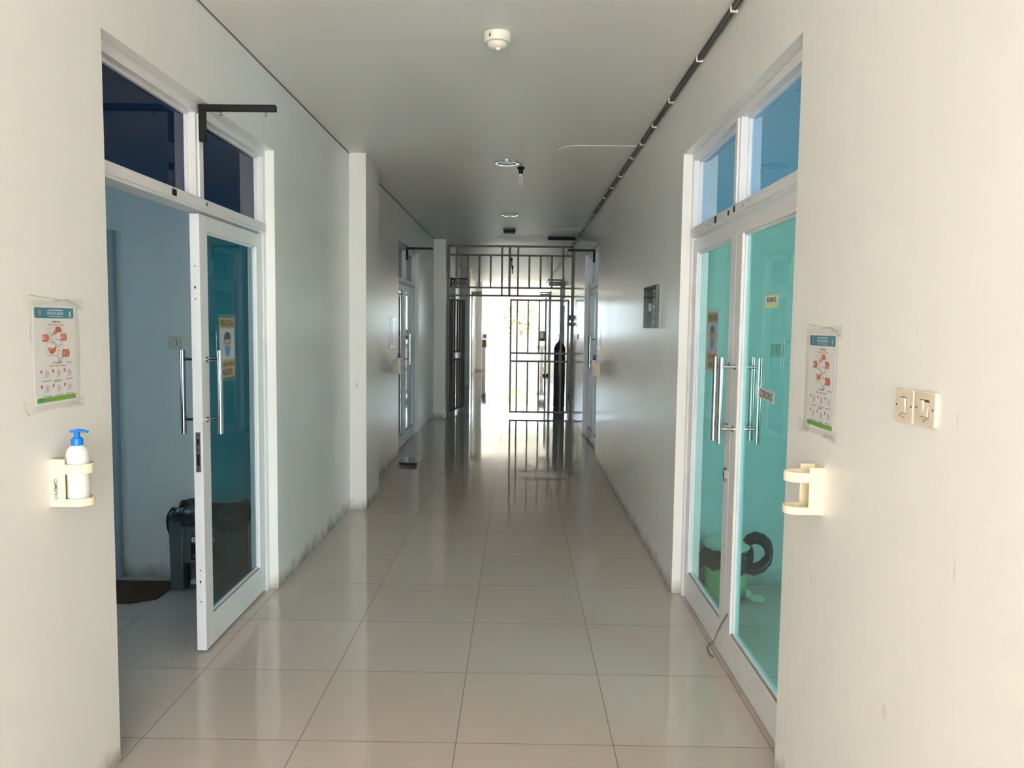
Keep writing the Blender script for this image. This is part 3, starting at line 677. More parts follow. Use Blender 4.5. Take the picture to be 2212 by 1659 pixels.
# cable run along the right ceiling corner
root = thing('cable_run', 'twin dark cables clipped along the right ceiling corner', 'cable', (0.925, 6, 2.965))
for (dx, dz, seed) in ((0.0, 0.0, 1), (-0.014, 0.009, 5)):
    rnd = random.Random(seed); pts = []
    y = -0.9
    while y < 27:
        sag = 0 if y < 8 else 0.014*abs(math.sin((y*PI/0.62)))*(1 if dx == 0 else 0.3)
        pts.append((0.926+dx+rnd.uniform(-.001, .001), y, 2.972+dz-sag)); y += 0.155
    bm = BM(); tube(bm, pts, 0.0065, 6); sub('cable', bm, M_CABLE, root, smooth=True)
cl = None
for i, y in enumerate([2.95, 3.50, 4.144, 4.891, 5.487, 6.02, 6.515, 7.29] + [7.9+0.62*j for j in range(30)]):
    if cl is None:
        bm = BM(); box(bm, -0.024, 0.009, -0.006, 0.006, -0.016, -0.009); box(bm, -0.024, -0.018, -0.006, 0.006, -0.012, 0.016); box(bm, 0.002, 0.009, -0.006, 0.006, -0.018, -0.006)
        cl = link('cable_clip', bm, M_CLIP); o = cl
    else: o = cl.copy(); C.objects.link(o)
    o.parent = root; o.location = Vector((0.927, y, 2.972)) - parent_world(root)

# ------------------------------------------------------------------ hygiene posters
def hygiene_poster(o, u, n, label, skew, cat='poster', mirrored=False):
    w, h = 0.207, 0.290
    v = Vector((0, 0, 1)); root = thing('hygiene_poster', label, cat, o)
    s = Sheet(o, u, v, n); K = skew
    s.slab(-w/2-.004, -h/2-.004, w/2+.004, h/2+.004, 0.0004, 0.0012, M_PAPER)
    a = 0.0014; b2 = 0.0018; c2 = 0.0022
    def R(x, y): return (x*w-w/2, h/2-y*h)        # poster fractions, y down
    x0, y0 = R(.02, .005); x1, y1 = R(.99, .115)
    s.rect(x0, y1, x1, y0, M_TEALINK, a, r=0.008, corners='ab')
    s.text('RSD KALABAHI', *R(.52, .062), 0.082, 0.0085, M_WHITEINK, b2, 0.02)
    s.line([R(.33, .030), R(.71, .030)], 0.0032, M_WHITEINK, b2); s.line([R(.36, .094), R(.71, .094)], 0.0016, M_WHITEINK, b2)
    s.ell(*R(.14, .058), 0.009, 0.0105, M_GREYINK, b2); s.ell(*R(.14, .05), 0.005, 0.006, M_REDINK, c2); s.ell(*R(.89, .07), 0.006, 0.0095, M_LIME, b2); s.ell(*R(.90, .08), 0.0025, 0.007, M_YELINK, c2)
    s.text('5 Momen', *R(.54, .150), 0.045, 0.0085, M_DARKINK, a, 0.01)
    s.text('Kebersihan Tangan', *R(.54, .185), 0.085, 0.0085, M_REDINK, a, 0.01)
    # bed outline
    for (xa, ya), (xb, yb) in (((.34, .215), (.64, .215)), ((.28, .26), (.28, .45)), ((.70, .26), (.70, .45)), ((.34, .505), (.55, .505))): s.line([R(xa, ya), R(xb, yb)], 0.0012, M_GREYINK, a)
    for pts in (((.28, .26), (.30, .225), (.34, .215)), ((.70, .26), (.68, .225), (.64, .215)), ((.28, .45), (.30, .49), (.34, .505))): s.line([R(*p) for p in pts], 0.0012, M_GREYINK, a)
    # patient and nurse line figures
    for pts in (((.38, .23), (.36, .27), (.39, .34), (.37, .37)), ((.41, .29), (.44, .35), (.55, .40), (.58, .42)), ((.37, .36), (.45, .37), (.52, .41)), ((.50, .33), (.62, .34), (.66, .39), (.60, .40), (.56, .42)), ((.56, .46), (.60, .44), (.64, .47), (.66, .52), (.60, .55), (.55, .52), (.56, .46)), ((.57, .53), (.57, .56), (.63, .57), (.66, .54))):
        s.line([R(*p) for p in pts], 0.0022, M_GREYINK, a)
    s.ell(*R(.43, .28), 0.004, 0.005, M_GREYINK, a)
    def arrow(x, y, L_, hgt, num):
        s.poly([R(x, y-hgt/2), R(x, y+hgt/2), R(x+L_*.72, y+hgt/2), R(x+L_*.72, y+hgt*.75), R(x+L_, y), R(x+L_*.72, y-hgt*.75), R(x+L_*.72, y-hgt/2)][::-1], M_REDINK, a)
        s.text(num, *R(x+L_*.2, y), 0.006, 0.010, M_WHITEINK, b2, 0.02)
        for j in (-1, 0, 1): s.line([R(x+L_*.40, y+j*hgt*.25), R(x+L_*.70, y+j*hgt*.25)], 0.0012, M_PALE, b2)
    arrow(.19, .32, .17, .075, '1'); arrow(.64, .315, .17, .075, '4'); arrow(.67, .485, .20, .080, '5')
    s.poly([R(.47, .29), R(.46, .24), R(.49, .245), R(.53, .205), R(.60, .20), R(.66, .235), R(.65, .27), R(.60, .26), R(.55, .265), R(.52, .29)][::-1], M_REDINK, a); s.text('2', *R(.50, .265), 0.006, 0.010, M_WHITEINK, b2, 0.02)
    s.poly([R(.32, .415), R(.33, .455), R(.36, .485), R(.43, .49), R(.50, .46), R(.53, .42), R(.50, .40), R(.48, .42), R(.42, .43), R(.38, .42)][::-1], M_REDINK, a); s.text('3', *R(.36, .44), 0.006, 0.011, M_WHITEINK, b2, 0.02)
    s.text('6 Langkah', *R(.54, .580), 0.048, 0.0095, M_DARKINK, a, 0.01); s.text('Kebersihan Tangan', *R(.54, .615), 0.085, 0.0085, M_REDINK, a, 0.01)
    s.line([R(.76, .575), R(.78, .583), R(.92, .580)], 0.0014, M_GREYINK, a); s.line([R(.78, .596), R(.92, .594)], 0.0014, M_GREYINK, a)
    rnd = random.Random(3)
    for r_ in range(2):
        for c_ in range(3):
            cx, cy = .14+.285*c_, .665+.155*r_
            s.ell(*R(cx, cy), 0.005, 0.0055, M_REDINK, a)
            for q in range(4):
                px, py = cx+.10+.02*q, cy-.005
                s.line([R(px, py-.01+rnd.uniform(0, .012)), R(px-.01+rnd.uniform(-.01, .02), py+.03), R(px+rnd.uniform(-.03, .03), py+.072)], 0.0013, M_GREYINK, a)
            s.line([R(cx+.08, cy+.07), R(cx+.13, cy+.02), R(cx+.19, cy+.03)], 0.0013, M_GREYINK, a)
            for q in range(1 if (r_ == 0 and c_ != 1) else 2): s.line([R(cx+.02, cy+.102+.018*q), R(cx+.22, cy+.098+.018*q)], 0.0016, M_DARKINK, a)
    x0, y0 = R(.02, .985); x1, y1 = R(.99, .935)
    s.rect(x0, y0, x1, y1, M_GREENINK, a, r=0.008, corners='d')
    s.rect(x0+.003, y0+.001, x0+.038, y1-.002, M_DGREENINK, b2)
    s.done('printed_sheet', root)
    # laminate sleeve and untidy tape
    t = Sheet(o, u, v, n); c = 0.0032
    t.slab(-w/2-.022, -h/2-.020, w/2+.022, h/2+.020, 0.0024, c, M_TAPE)
    t.poly([(-w/2-.055, h/2+.004), (-w/2-.02, h/2-.03), (-w/2+.05, h/2+.012), (-w/2+.05, h/2+.034), (-w/2-.05, h/2+.036)][::-1], M_TAPE, c+.0008)
    t.poly([(w/2-.05, h/2+.01), (w/2+.048, h/2-.012), (w/2+.052, h/2+.03), (w/2-.03, h/2+.028)], M_TAPE, c+.0012)
    t.poly([(-w/2-.05, -h/2-.03), (-w/2+.03, -h/2-.022), (-w/2+.04, -h/2+.005), (-w/2-.06, -h/2+.018)], M_TAPE, c+.0008)
    t.poly([(w/2-.07, -h/2-.022), (w/2+.04, -h/2-.030), (w/2+.05, -h/2+.008), (w/2-.04, -h/2+.004)], M_TAPE, c+.0012)
    e = c+.0018
    for pts in (((-w/2-.02, h/2+.033), (-.02, h/2+.026), (w/2-.02, h/2+.02), (w/2+.03, h/2+.006)), ((-.01, h/2+.018), (w/2-.03, h/2+.026), (w/2-.005, h/2+.012)), ((w/2+.018, h/2-.03), (w/2+.021, .0), (w/2+.016, -h/2+.03)),
                ((-w/2-.058, -h/2+.015), (-w/2-.056, -h/2-.012), (-w/2-.035, -h/2-.028)), ((-w/2-.02, h/2-.05), (-w/2-.024, h/2-.10)), ((w/2-.05, -h/2-.018), (w/2-.01, -h/2-.010), (w/2+.03, -h/2-.022)), ((w/2+.01, h/2-.002), (w/2+.045, h/2+.004))):
        t.line(pts, 0.0022, M_TAPEEDGE, e)
    t.done('clear_sleeve', root)
hygiene_poster((XL, 2.372, 1.484), (0, 1, 0), (1, 0, 0), 'taped hand hygiene poster on the near left wall', 0)
hygiene_poster((XR, 2.412, 1.428), (0, -1, 0), (-1, 0, 0), 'taped hand hygiene poster on the near right wall', 0)
hygiene_poster((XL, 8.80, 1.48), (0, 1, 0), (1, 0, 0), 'hand hygiene poster far down the left wall before the second door', 0)
hygiene_poster((XR, 9.00, 1.49), (0, -1, 0), (-1, 0, 0), 'hand hygiene poster far down the right wall before the second door', 0)

# ------------------------------------------------------------------ hand rub holders and bottles
def holder(side, y, z, label, text, mt=M_CREAM):
    xw = X(side, 0); s = -side; root = thing('wall_bracket_holder', label, 'bottle holder', (xw, y, z))
    bm = BM(); W2 = 0.040; H = 0.146; D = 0.112; T = 0.003
    box(bm, xw, xw+s*0.004, y-W2, y+W2, z, z+H)                                   # back plate
    for sy in (-1, 1):                                                             # side plates
        yy = y+sy*(W2-T/2); box(bm, xw+s*0.002, xw+s*0.048, yy-T/2, yy+T/2, z+0.004, z+H)
    def hoop(z0, z1):
        n_ = 18; pts = [(0.046, -W2+T/2)] + [(0.070+(D-0.070)*math.cos(a), (W2-T/2)*math.sin(a)) for a in [-PI/2+PI*i/n_ for i in range(n_+1)]] + [(0.046, W2-T/2)]
        for (d0, e0), (d1, e1) in zip(pts, pts[1:]):
            v = []
            for (d, e) in ((d0, e0), (d1, e1)):
                k_ = 1-T/0.04; v += [(xw+s*d, y+e), (xw+s*(0.05+(d-0.05)*k_), y+e*k_)]
            prism(bm, [(v[0][0], v[0][1], z0), (v[2][0], v[2][1], z0), (v[3][0], v[3][1], z0), (v[1][0], v[1][1], z0)], (0, 0, z1-z0))
    hoop(z+H-0.046, z+H-0.016); hoop(z, z+0.024)
    pts = [(xw, y-W2+.001)] + [(xw+s*(0.070+(D-0.072)*math.cos(a)), y+(W2-.002)*math.sin(a)) for a in [-PI/2+PI*i/18 for i in range(19)]] + [(xw, y+W2-.001)]
    prism(bm, [(p[0], p[1], z) for p in pts], (0, 0, 0.004))
    sub('body', bm, mt, root, bevel=0.0008)
    if text:
        sh = Sheet((xw+s*0.020, y-W2-0.0006, z+0.055), (s, 0, 0), (0, 0, 1), (0, -1, 0)); sh.text(text, 0, 0, 0.062, 0.0105, M_LOGO, 0.0, 0.015, rot=90); sh.done('lettering', root)
def bottle(side, y, z, label, cap=M_BLUE):
    xc = X(side, 0)-side*0.066; root = thing('pump_bottle', label, 'pump bottle', (xc, y, z))
    bm = BM(); lathe(bm, [(0.001, z), (0.030, z), (0.033, z+0.004), (0.033, z+0.135), (0.0335, z+0.145), (0.031, z+0.160), (0.025, z+0.172), (0.015, z+0.180), (0.013, z+0.184)], (xc, y, 0), seg=36); sub('bottle_body', bm, M_BOTTLE, root, smooth=True)
    bm = BM(); lathe(bm, [(0.0165, z+0.179), (0.0170, z+0.196), (0.0150, z+0.202), (0.0085, z+0.205), (0.0085, z+0.220), (0.010, z+0.223)], (xc, y, 0), seg=28); sub('pump_collar', bm, cap, root, smooth=True)
    bm = BM(); prism(bm, [(xc-0.020, y-0.007, z+0.2245), (xc-0.004, y-0.009, z+0.2285), (xc+0.015, y-0.008, z+0.2285), (xc+0.034, y-0.005, z+0.2235), (xc+0.034, y+0.005, z+0.2235), (xc+0.015, y+0.008, z+0.2285), (xc-0.004, y+0.009, z+0.2285), (xc-0.020, y+0.007, z+0.2245)], (0, 0, -0.0055)); sub('pump_spout', bm, cap, root, bevel=0.001)
holder(-1, 2.36, 1.024, 'cream wall holder with ONEMED lettering under the near left poster', 'ONEMED')
bottle(-1, 2.36, 1.029, 'white pump bottle with bright blue top in the near left holder')
holder(1, 2.385, 1.024, 'empty cream wall holder below the near right poster', None)
M_WHITEP = mat('white_plastic', (0.74, 0.72, 0.68), 0.35)
holder(-1, 8.85, 1.018, 'white wall holder far left before the second glass door', None, M_WHITEP)
bottle(-1, 8.85, 1.023, 'pump bottle with dark blue top in the far left holder', M_NAVY)
holder(1, 8.90, 1.018, 'beige wall holder far right before the second glass door', None, M_SWITCH)
bottle(1, 8.90, 1.023, 'pump bottle with dark blue top in the far right holder', M_NAVY)

# ------------------------------------------------------------------ switches
def switch(o, u, n, label, w, h, keys, mt, dirt=True, screws=True):
    root = thing('light_switch', label, 'light switch', o); u = Vector(u); n_ = Vector(n); v = Vector((0, 0, 1)); o = Vector(o)
    def P(a, b, c): return o+u*a+v*b+n_*c
    bm = BM(); r = 0.008
    pts = []
    for (cx, cy, a0) in ((-w/2+r, -h/2+r, 180), (w/2-r, -h/2+r, 270), (w/2-r, h/2-r, 0), (-w/2+r, h/2-r, 90)):
        pts += [(cx+r*math.cos(math.radians(a0+t)), cy+r*math.sin(math.radians(a0+t))) for t in range(0, 91, 18)]
    prism(bm, [P(a, b, 0.0) for a, b in pts], n_*0.009)
    sub('plate', bm, mt, root, bevel=0.003)
    if dirt:
        s = Sheet(o, u, v, n_); rnd = random.Random(int(w*1e4)+keys)
        for q in range(10): s.ell(rnd.uniform(-.018, .014), -h*.30+rnd.uniform(-.006, .006), rnd.uniform(.001, .004), rnd.uniform(.001, .002), M_SWITCHK if q % 3 == 0 else M_SWITCHG, 0.0093, seg=7)
        s.done('grime', root)
    kw = 0.023/keys if keys == 1 else 0.0165
    gap = BM(); tw = (0.026 if keys == 1 else 0.037); prism(gap, [P(-tw/2-.001, -.019, 0.0088), P(tw/2+.001, -.019, 0.0088), P(tw/2+.001, .021, 0.0088), P(-tw/2-.001, .021, 0.0088)], n_*0.0006)
    sub('key_gap', gap, M_SWITCHK, root)
    for q in range(keys):
        cx = 0 if keys == 1 else (q-(keys-1)/2)*0.019
        hw = (0.0125 if keys == 1 else 0.0088); k = BM(); tip = 1 if (q % 2 == 0) else -1
        prism(k, [P(cx-hw, -.0175, 0.009), P(cx-hw, .0195, 0.009), P(cx-hw, .0195, 0.012+.003*tip), P(cx-hw, -.0175, 0.012-.001*tip)], u*2*hw)
        sub('rocker_key', k, mt, root, bevel=0.001)
    if screws:
        for sx_ in (-1, 1):
            k = BM(); prism(k, [P(sx_*w*.40+.0025*math.cos(a), .0025*math.sin(a), 0.009) for a in [2*PI*i/10 for i in range(10)]], n_*0.0008); sub('screw', k, M_SWITCHK, root)
switch((XR, 1.873, 1.411), (0, -1, 0), (-1, 0, 0), 'single-key beige light switch on the near right wall', 0.088, 0.080, 1, M_SWITCH)
switch((XR, 1.777, 1.413), (0, -1, 0), (-1, 0, 0), 'double-key beige light switch beside the single-key one', 0.090, 0.080, 2, M_SWITCH)
switch((-2.086, 4.73, 1.457), (1, 0, 0), (0, -1, 0), 'grey-beige light switch on the left room wall', 0.080, 0.076, 1, M_SWITCHG, False)
switch((1.576, 4.73, 1.457), (1, 0, 0), (0, -1, 0), 'light switch seen through the right glass door', 0.080, 0.076, 1, M_SWITCHG, False)
switch((XR, 12.2, 1.417), (0, -1, 0), (-1, 0, 0), 'small white switch on the right wall close to the gate', 0.08, 0.08, 1, M_CLIP, False)

# dark glass directory on the right wall
root = thing('glass_wall_panel', 'dark green glass panel with small pale marks on the right wall', 'wall panel', (XR, 5.495, 1.58))
bm = BM(); box(bm, XR-0.022, XR, 5.245, 5.745, 1.58, 1.873); sub('glass_board', bm, M_SIGNG, root, bevel=0.002)
sh = Sheet((XR-0.0224, 5.495, 1.7265), (0, -1, 0), (0, 0, 1), (-1, 0, 0))
for j in range(5):
    yy = 0.108-0.053*j; sh.poly([(.175, yy-.008), (.21, yy-.010), (.21, yy+.006), (.195, yy+.012), (.19, yy-.002)], M_LIMEW, 0.0); sh.ell(.165, yy-.002, .012, .004, M_LIMEW, 0.0)
sh.rect(-.02, -.03, .10, .025, M_SIGN, 0.0)
sh.done('pale_marks', root)

# ------------------------------------------------------------------ notices on the glass
def mask_poster(side, yc, label):
    d0 = 0.061+0.019; xg = X(side, d0); s = -side
    o = (xg+s*0.0008, yc, 1.457 if side < 0 else 1.52); u = (0, 1, 0) if side < 0 else (0, -1, 0); n = (s, 0, 0); w, h = 0.205, 0.305
    root = thing('mask_notice', label, 'notice', o); sh = Sheet(o, u, (0, 0, 1), n)
    sh.slab(-w/2, -h/2, w/2, h/2, 0, 0.0008, M_AMBER)
    a, b2, c2 = 0.0010, 0.0014, 0.0018
    sh.rect(-w/2, -h/2+.092, w/2, h/2-.056, M_PALE, a)
    sh.text('PERHATIAN', 0, h/2-.028, w*.88, .038, M_BROWNINK, a, .045)
    sh.text('WAJIB PAKAI', 0, -h/2+.066, w*.90, .030, M_BROWNINK, a, .045)
    sh.text('MASKER', 0, -h/2+.028, w*.70, .034, M_BROWNINK, a, .045)
    cy = .018+.0
    sh.ell(0, cy+.004, .046, .052, M_SKIN, b2)                                  # face
    sh.poly([(-.050, cy-.006), (-.040, cy+.010), (-.036, cy+.030), (-.018, cy+.024), (0, cy+.022), (.018, cy+.024), (.036, cy+.030), (.040, cy+.010), (.050, cy-.006), (.048, cy+.032), (.034, cy+.054), (.012, cy+.063), (-.012, cy+.063), (-.034, cy+.054), (-.048, cy+.032)], M_DARKINK, c2)
    for e in (-1, 1): sh.ell(e*.019, cy+.002, .0075, .0055, M_BROWNINK, c2); sh.line([(e*.010, cy+.011), (e*.028, cy+.012)], .003, M_BROWNINK, c2)
    sh.poly([(-.038, cy-.018), (-.022, cy-.011), (0, cy-.008), (.022, cy-.011), (.038, cy-.018), (.034, cy-.040), (.018, cy-.058), (0, cy-.066), (-.018, cy-.058), (-.034, cy-.040)], M_MASK, c2+.0003)
    sh.done('printed_sheet', root)
    t = Sheet(o, u, (0, 0, 1), n); t.slab(-w/2-.02, -h/2-.022, w/2+.02, h/2+.020, 0.0022, 0.0028, M_TAPE); t.done('clear_sleeve', root)
mask_poster(-1, 3.995, 'amber PERHATIAN mask notice on the left door glass')
mask_poster(1, 4.095, 'amber mask notice taped on the right door glass')
xg = X(1, 0.080)
root = thing('room_label', 'yellow-green ROOM 02 label on the right door glass', 'label', (xg-0.001, 3.155, 1.70))
sh = Sheet((xg-0.001, 3.155, 1.70), (0, -1, 0.0), (0, 0, 1), (-1, 0, 0)); sh.slab(-.077, -.026, .077, .026, 0, .0006, M_LIME); sh.rect(-.072, -.010, .072, .022, M_LIMEW, .0009); sh.text('ROOM 02', 0, .006, .115, .020, M_DARKINK, .0013, .04); sh.done('printed_label', root)
root = thing('push_label', 'white DORONG label taped askew on the right door glass', 'label', (xg-0.001, 3.19, 1.315))
sh = Sheet((xg-0.001, 3.185, 1.318), Vector((0, -.995, -.055)), Vector((0, -.055, .995)), (-1, 0, 0)); sh.slab(-.100, -.024, .100, .024, 0, .0006, M_WHITEINK); sh.text('DORONG', 0, 0, .165, .034, M_DARKINK, .0010, .03); sh.slab(-.145, -.028, .145, .028, .0014, .0018, M_TAPE); sh.done('printed_label', root)

# ------------------------------------------------------------------ bins, mat
def bag_mesh(bm, cx, cy, rx, ry, zt, drop, sq, seed, m=0, folds=9):
    """plastic bag folded over a rim: top inside, bulging over, hanging down with folds"""
    rnd = random.Random(seed); ph = [rnd.uniform(0, 6.28) for _ in range(6)]; seg = 72; rows = []
    prof = [(0.86, -0.07), (0.90, -0.02), (0.97, 0.006), (1.06, 0.0), (1.13, -0.022), (1.15, -0.05), (1.13, -0.08), (1.10, -0.105), (1.08, -0.12)]
    for j, (f, dz) in enumerate(prof):
        ring = []
        for i in range(seg):
            a = 2*PI*i/seg; c, s_ = math.cos(a), math.sin(a)
            e = 2/sq; x = math.copysign(abs(c)**e, c); y = math.copysign(abs(s_)**e, s_)
            wob = 0.035*math.sin(folds*a+ph[0]+j*.3)+0.025*math.sin(17*a+ph[1]+j*.6)+0.02*math.sin(5*a+ph[2])
            amp = 0 if j < 2 else min(1, (j-1)/4)
            ff = f+wob*amp
            zz = zt + dz*(drop/0.12) + (0.022*math.sin(3*a+ph[3])+0.010*math.sin(7*a+ph[4])+0.006*math.sin(13*a+ph[5]))*(0.4+0.12*j)
            ring.append(bm.verts.new((cx+rx*ff*x, cy+ry*ff*y, zz)))
        rows.append(ring)
    for a, b in zip(rows, rows[1:]):
        for i in range(seg): bm.faces.new([a[i], a[(i+1) % seg], b[(i+1) % seg], b[i]]).material_index = m
    bm.faces.new(rows[0])

root = thing('pedal_bin', 'grey rectangular pedal bin with black bag in the left room', 'bin', (-1.835, 4.58, 0))
bm = BM(); xa, xb, ya, yb, H = -2.030, -1.652, 4.475, 4.705, 0.46
def taper(bm, xa, xb, ya, yb, z0, z1, t, m=0):
    v = [bm.verts.new(p) for p in [(xa, ya, z0), (xb, ya, z0), (xb, yb, z0), (xa, yb, z0), (xa-t, ya-t, z1), (xb+t, ya-t, z1), (xb+t, yb, z1), (xa-t, yb, z1)]]
    for f in [(0, 3, 2, 1), (4, 5, 6, 7), (0, 1, 5, 4), (1, 2, 6, 5), (2, 3, 7, 6), (3, 0, 4, 7)]: bm.faces.new([v[i] for i in f]).material_index = m
taper(bm, xa, xa+0.075, ya, yb, 0.004, H, 0.006); taper(bm, xb-0.075, xb, ya, yb, 0.004, H, 0.006)
taper(bm, xa+0.07, xb-0.07, ya+0.012, yb, 0.165, H, 0.004); box(bm, xa+0.07, xb-0.07, ya+0.10, yb, 0.004, 0.17)
sub('bin_body', bm, M_BIN, root, bevel=0.006)
bm = BM(); prism(bm, [(xa+0.10, ya+0.02, 0.02), (xa+0.13, ya+0.02, 0.15), (xb-0.13, ya+0.02, 0.15), (xb-0.10, ya+0.02, 0.02)], (0, 0.08, 0)); sub('pedal_housing', bm, M_BIN, root, bevel=0.005)
bm = BM(); box(bm, -1.90, -1.77, 4.44, 4.50, 0.055, 0.078); sub('pedal', bm, M_BINL, root, bevel=0.006)
bm = BM(); bag_mesh(bm, -1.838, 4.592, 0.196, 0.117, 0.487, 0.125, 5, 4); sub('bin_bag', bm, M_BAG, root, smooth=True)
sh = Sheet((-1.895+0.06, 4.4765+0.004, 0.262), (1, 0, 0), (0, 0, 1), (0, -1, 0)); sh.slab(-.075, -.072, .075, .072, 0, .001, M_BLACK); sh.rect(-.068, .035, .068, .064, M_LIMEW, .0013)
for q, ch in enumerate('CARE'):
    sh.text(ch, -.052+.034*q, .049, .018, .022, M_DARKINK, .0018, .03)
sh.rect(-.068, .026, .068, .031, M_REDINK, .0013); sh.ell(-.03, -.01, .014, .018, M_GREYINK, .0013)
for q in range(3): sh.line([(-.06, -.040-.009*q), (.05, -.040-.009*q)], .0025, M_GREYINK, .0013)
sh.done('sticker', root)

cx, cy, R_ = 1.262, 4.572, 0.122
root = thing('round_pedal_bin', 'pale green round pedal bin with black bag behind the right glass door', 'bin', (cx, cy, 0))
bm = BM(); lathe(bm, [(0.001, 0.002), (R_-0.010, 0.002), (R_-0.004, 0.012), (R_+0.004, 0.285), (R_+0.008, 0.29)], (cx, cy, 0), seg=48); sub('bin_body', bm, M_GBIN, root, smooth=True)
bm = BM(); lathe(bm, [(0.134, 0.292), (0.136, 0.306), (0.128, 0.318), (0.095, 0.330), (0.05, 0.337), (0.001, 0.339)], (cx, cy, 0), seg=48); sub('lid', bm, M_LID, root, smooth=True)
sh = Sheet((cx+0.02, cy-0.01, 0.3385), Vector((.94, -.33, 0)), Vector((.33, .94, 0)), (0, 0, 1)); sh.slab(-.052, -.034, .052, .034, 0, .002, M_LIMEW)
for q in range(3): sh.rect(-.04+.03*q, .0, -.022+.03*q, .012, M_SIGN, .0025); sh.rect(-.04+.03*q, -.022, -.026+.03*q, -.012, M_SIGN, .0025)
sh.done('lid_sticker', root)
bm = BM(); bag_mesh(bm, cx, cy, 0.140, 0.130, 0.272, 0.115, 2, 11, folds=3)
loop = [(.09, -.10, .20), (.13, -.11, .185), (.18, -.10, .20), (.222, -.08, .235), (.236, -.06, .275), (.228, -.045, .315), (.20, -.03, .342), (.16, -.02, .350), (.125, -.02, .335), (.10, -.03, .30)]
for off in (-.018, 0, .018): tube(bm, [(cx+a+off*.35, cy+b_+off, c_+off*.5) for a, b_, c_ in loop], 0.023, 12)
sub('bin_bag', bm, M_BAG, root, smooth=True)
bm = BM(); box(bm, cx+.085, cx+.115, cy-.135, cy-.09, .018, .060); prism(bm, [(cx+.10, cy-.12, .022), (cx+.10, cy-.20, .022), (cx+.15, cy-.22, .022), (cx+.185, cy-.17, .022), (cx+.16, cy-.12, .022)], (0, 0, .018)); sub('pedal', bm, M_LID, root, bevel=0.004)

bm = BM(); prism(bm, [(-2.95, 4.25, 0.001), (-2.17, 4.25, 0.001), (-2.045, 4.33, 0.001), (-2.045, 4.62, 0.001), (-2.95, 4.62, 0.001)], (0, 0, 0.012))
tag(link('door_mat', bm, M_MAT, bevel=0.003), 'dark brown mat on the floor beside the grey bin', 'mat')

# door wire stay on the right door
root = thing('door_stay_wire', 'bent wire door stay at the foot of the near right door', 'door stay', (0.98, 3.6, 0))
bm = BM(); xf = X(1, 0.061)
for dy in (0, 0.010): tube(bm, [(xf-0.002, 3.555+dy, 0.255), (xf-0.012, 3.60+dy, 0.20), (xf-0.022, 3.66+dy*.6, 0.12), (xf-0.028, 3.70+dy*.3, 0.060)], 0.0028, 8)
sub('wire', bm, M_CHROME, root, smooth=True)
bm = BM(); tube(bm, [(xf-0.028, 3.70, 0.060), (xf-0.045, 3.712, 0.046), (xf-0.056, 3.70, 0.028), (xf-0.052, 3.675, 0.012), (xf-0.040, 3.655, 0.008)], 0.0045, 8); sub('hook_end', bm, M_LOCK, root, smooth=True)

# food tray on the floor
root = thing('food_tray', 'shallow two-compartment food tray with clear lid on the left floor', 'tray', (-1.195, 8.78, 0))
bm = BM()
for (a, b_) in ((-1.325, -1.225), (-1.215, -1.115)):
    v0 = [(a+.008, 8.68, .002), (b_-.008, 8.68, .002), (b_-.008, 8.89, .002), (a+.008, 8.89, .002)]; v1 = [(a-.006, 8.655, .036), (b_+.006, 8.655, .036), (b_+.006, 8.915, .036), (a-.006, 8.915, .036)]
    A = [bm.verts.new(p) for p in v0]; B = [bm.verts.new(p) for p in v1]; bm.faces.new(A)
    for i in range(4): bm.faces.new([A[i], A[(i+1) % 4], B[(i+1) % 4], B[i]])
sub('tray_body', bm, M_TRAYK, root, bevel=0.003)
bm = BM(); prism(bm, [(-1.34, 8.60, .036), (-1.10, 8.60, .036), (-1.10, 8.95, .036), (-1.34, 8.95, .036)], (0, 0, .004)); sub('rim', bm, M_TRAYM, root, bevel=0.001)
bm = BM(); prism(bm, [(-1.33, 8.61, .042), (-1.11, 8.61, .042), (-1.11, 8.94, .042), (-1.33, 8.94, .042)], (0, 0, .004)); sub('clear_lid', bm, M_CLEAR, root)

# oxygen cylinder
root = thing('gas_cylinder', 'tall dark gas cylinder standing behind the gate on the right', 'gas cylinder', (0.805, 14.97, 0))
bm = BM(); lathe(bm, [(0.098, 0.003), (0.108, 0.02), (0.108, 1.11), (0.104, 1.16), (0.090, 1.205), (0.062, 1.245), (0.035, 1.268), (0.030, 1.29)], (0.805, 14.97, 0), seg=40); sub('cylinder_body', bm, M_CYL, root, smooth=True)
bm = BM(); lathe(bm, [(0.1085, 1.12), (0.1085, 1.15)], (0.805, 14.97, 0), seg=40); sub('band', bm, M_BLACK, root, smooth=True)
bm = BM(); lathe(bm, [(0.020, 1.29), (0.016, 1.34), (0.012, 1.36), (0.012, 1.40)], (0.805, 14.97, 0), seg=16); lathe(bm, [(0.008, -0.045), (0.008, 0.045)], (0.805, 14.97, 1.385), 'X', 10); lathe(bm, [(0.030, 1.405), (0.030, 1.418)], (0.805, 14.97, 0), seg=16); sub('valve', bm, M_CYL, root, smooth=True)

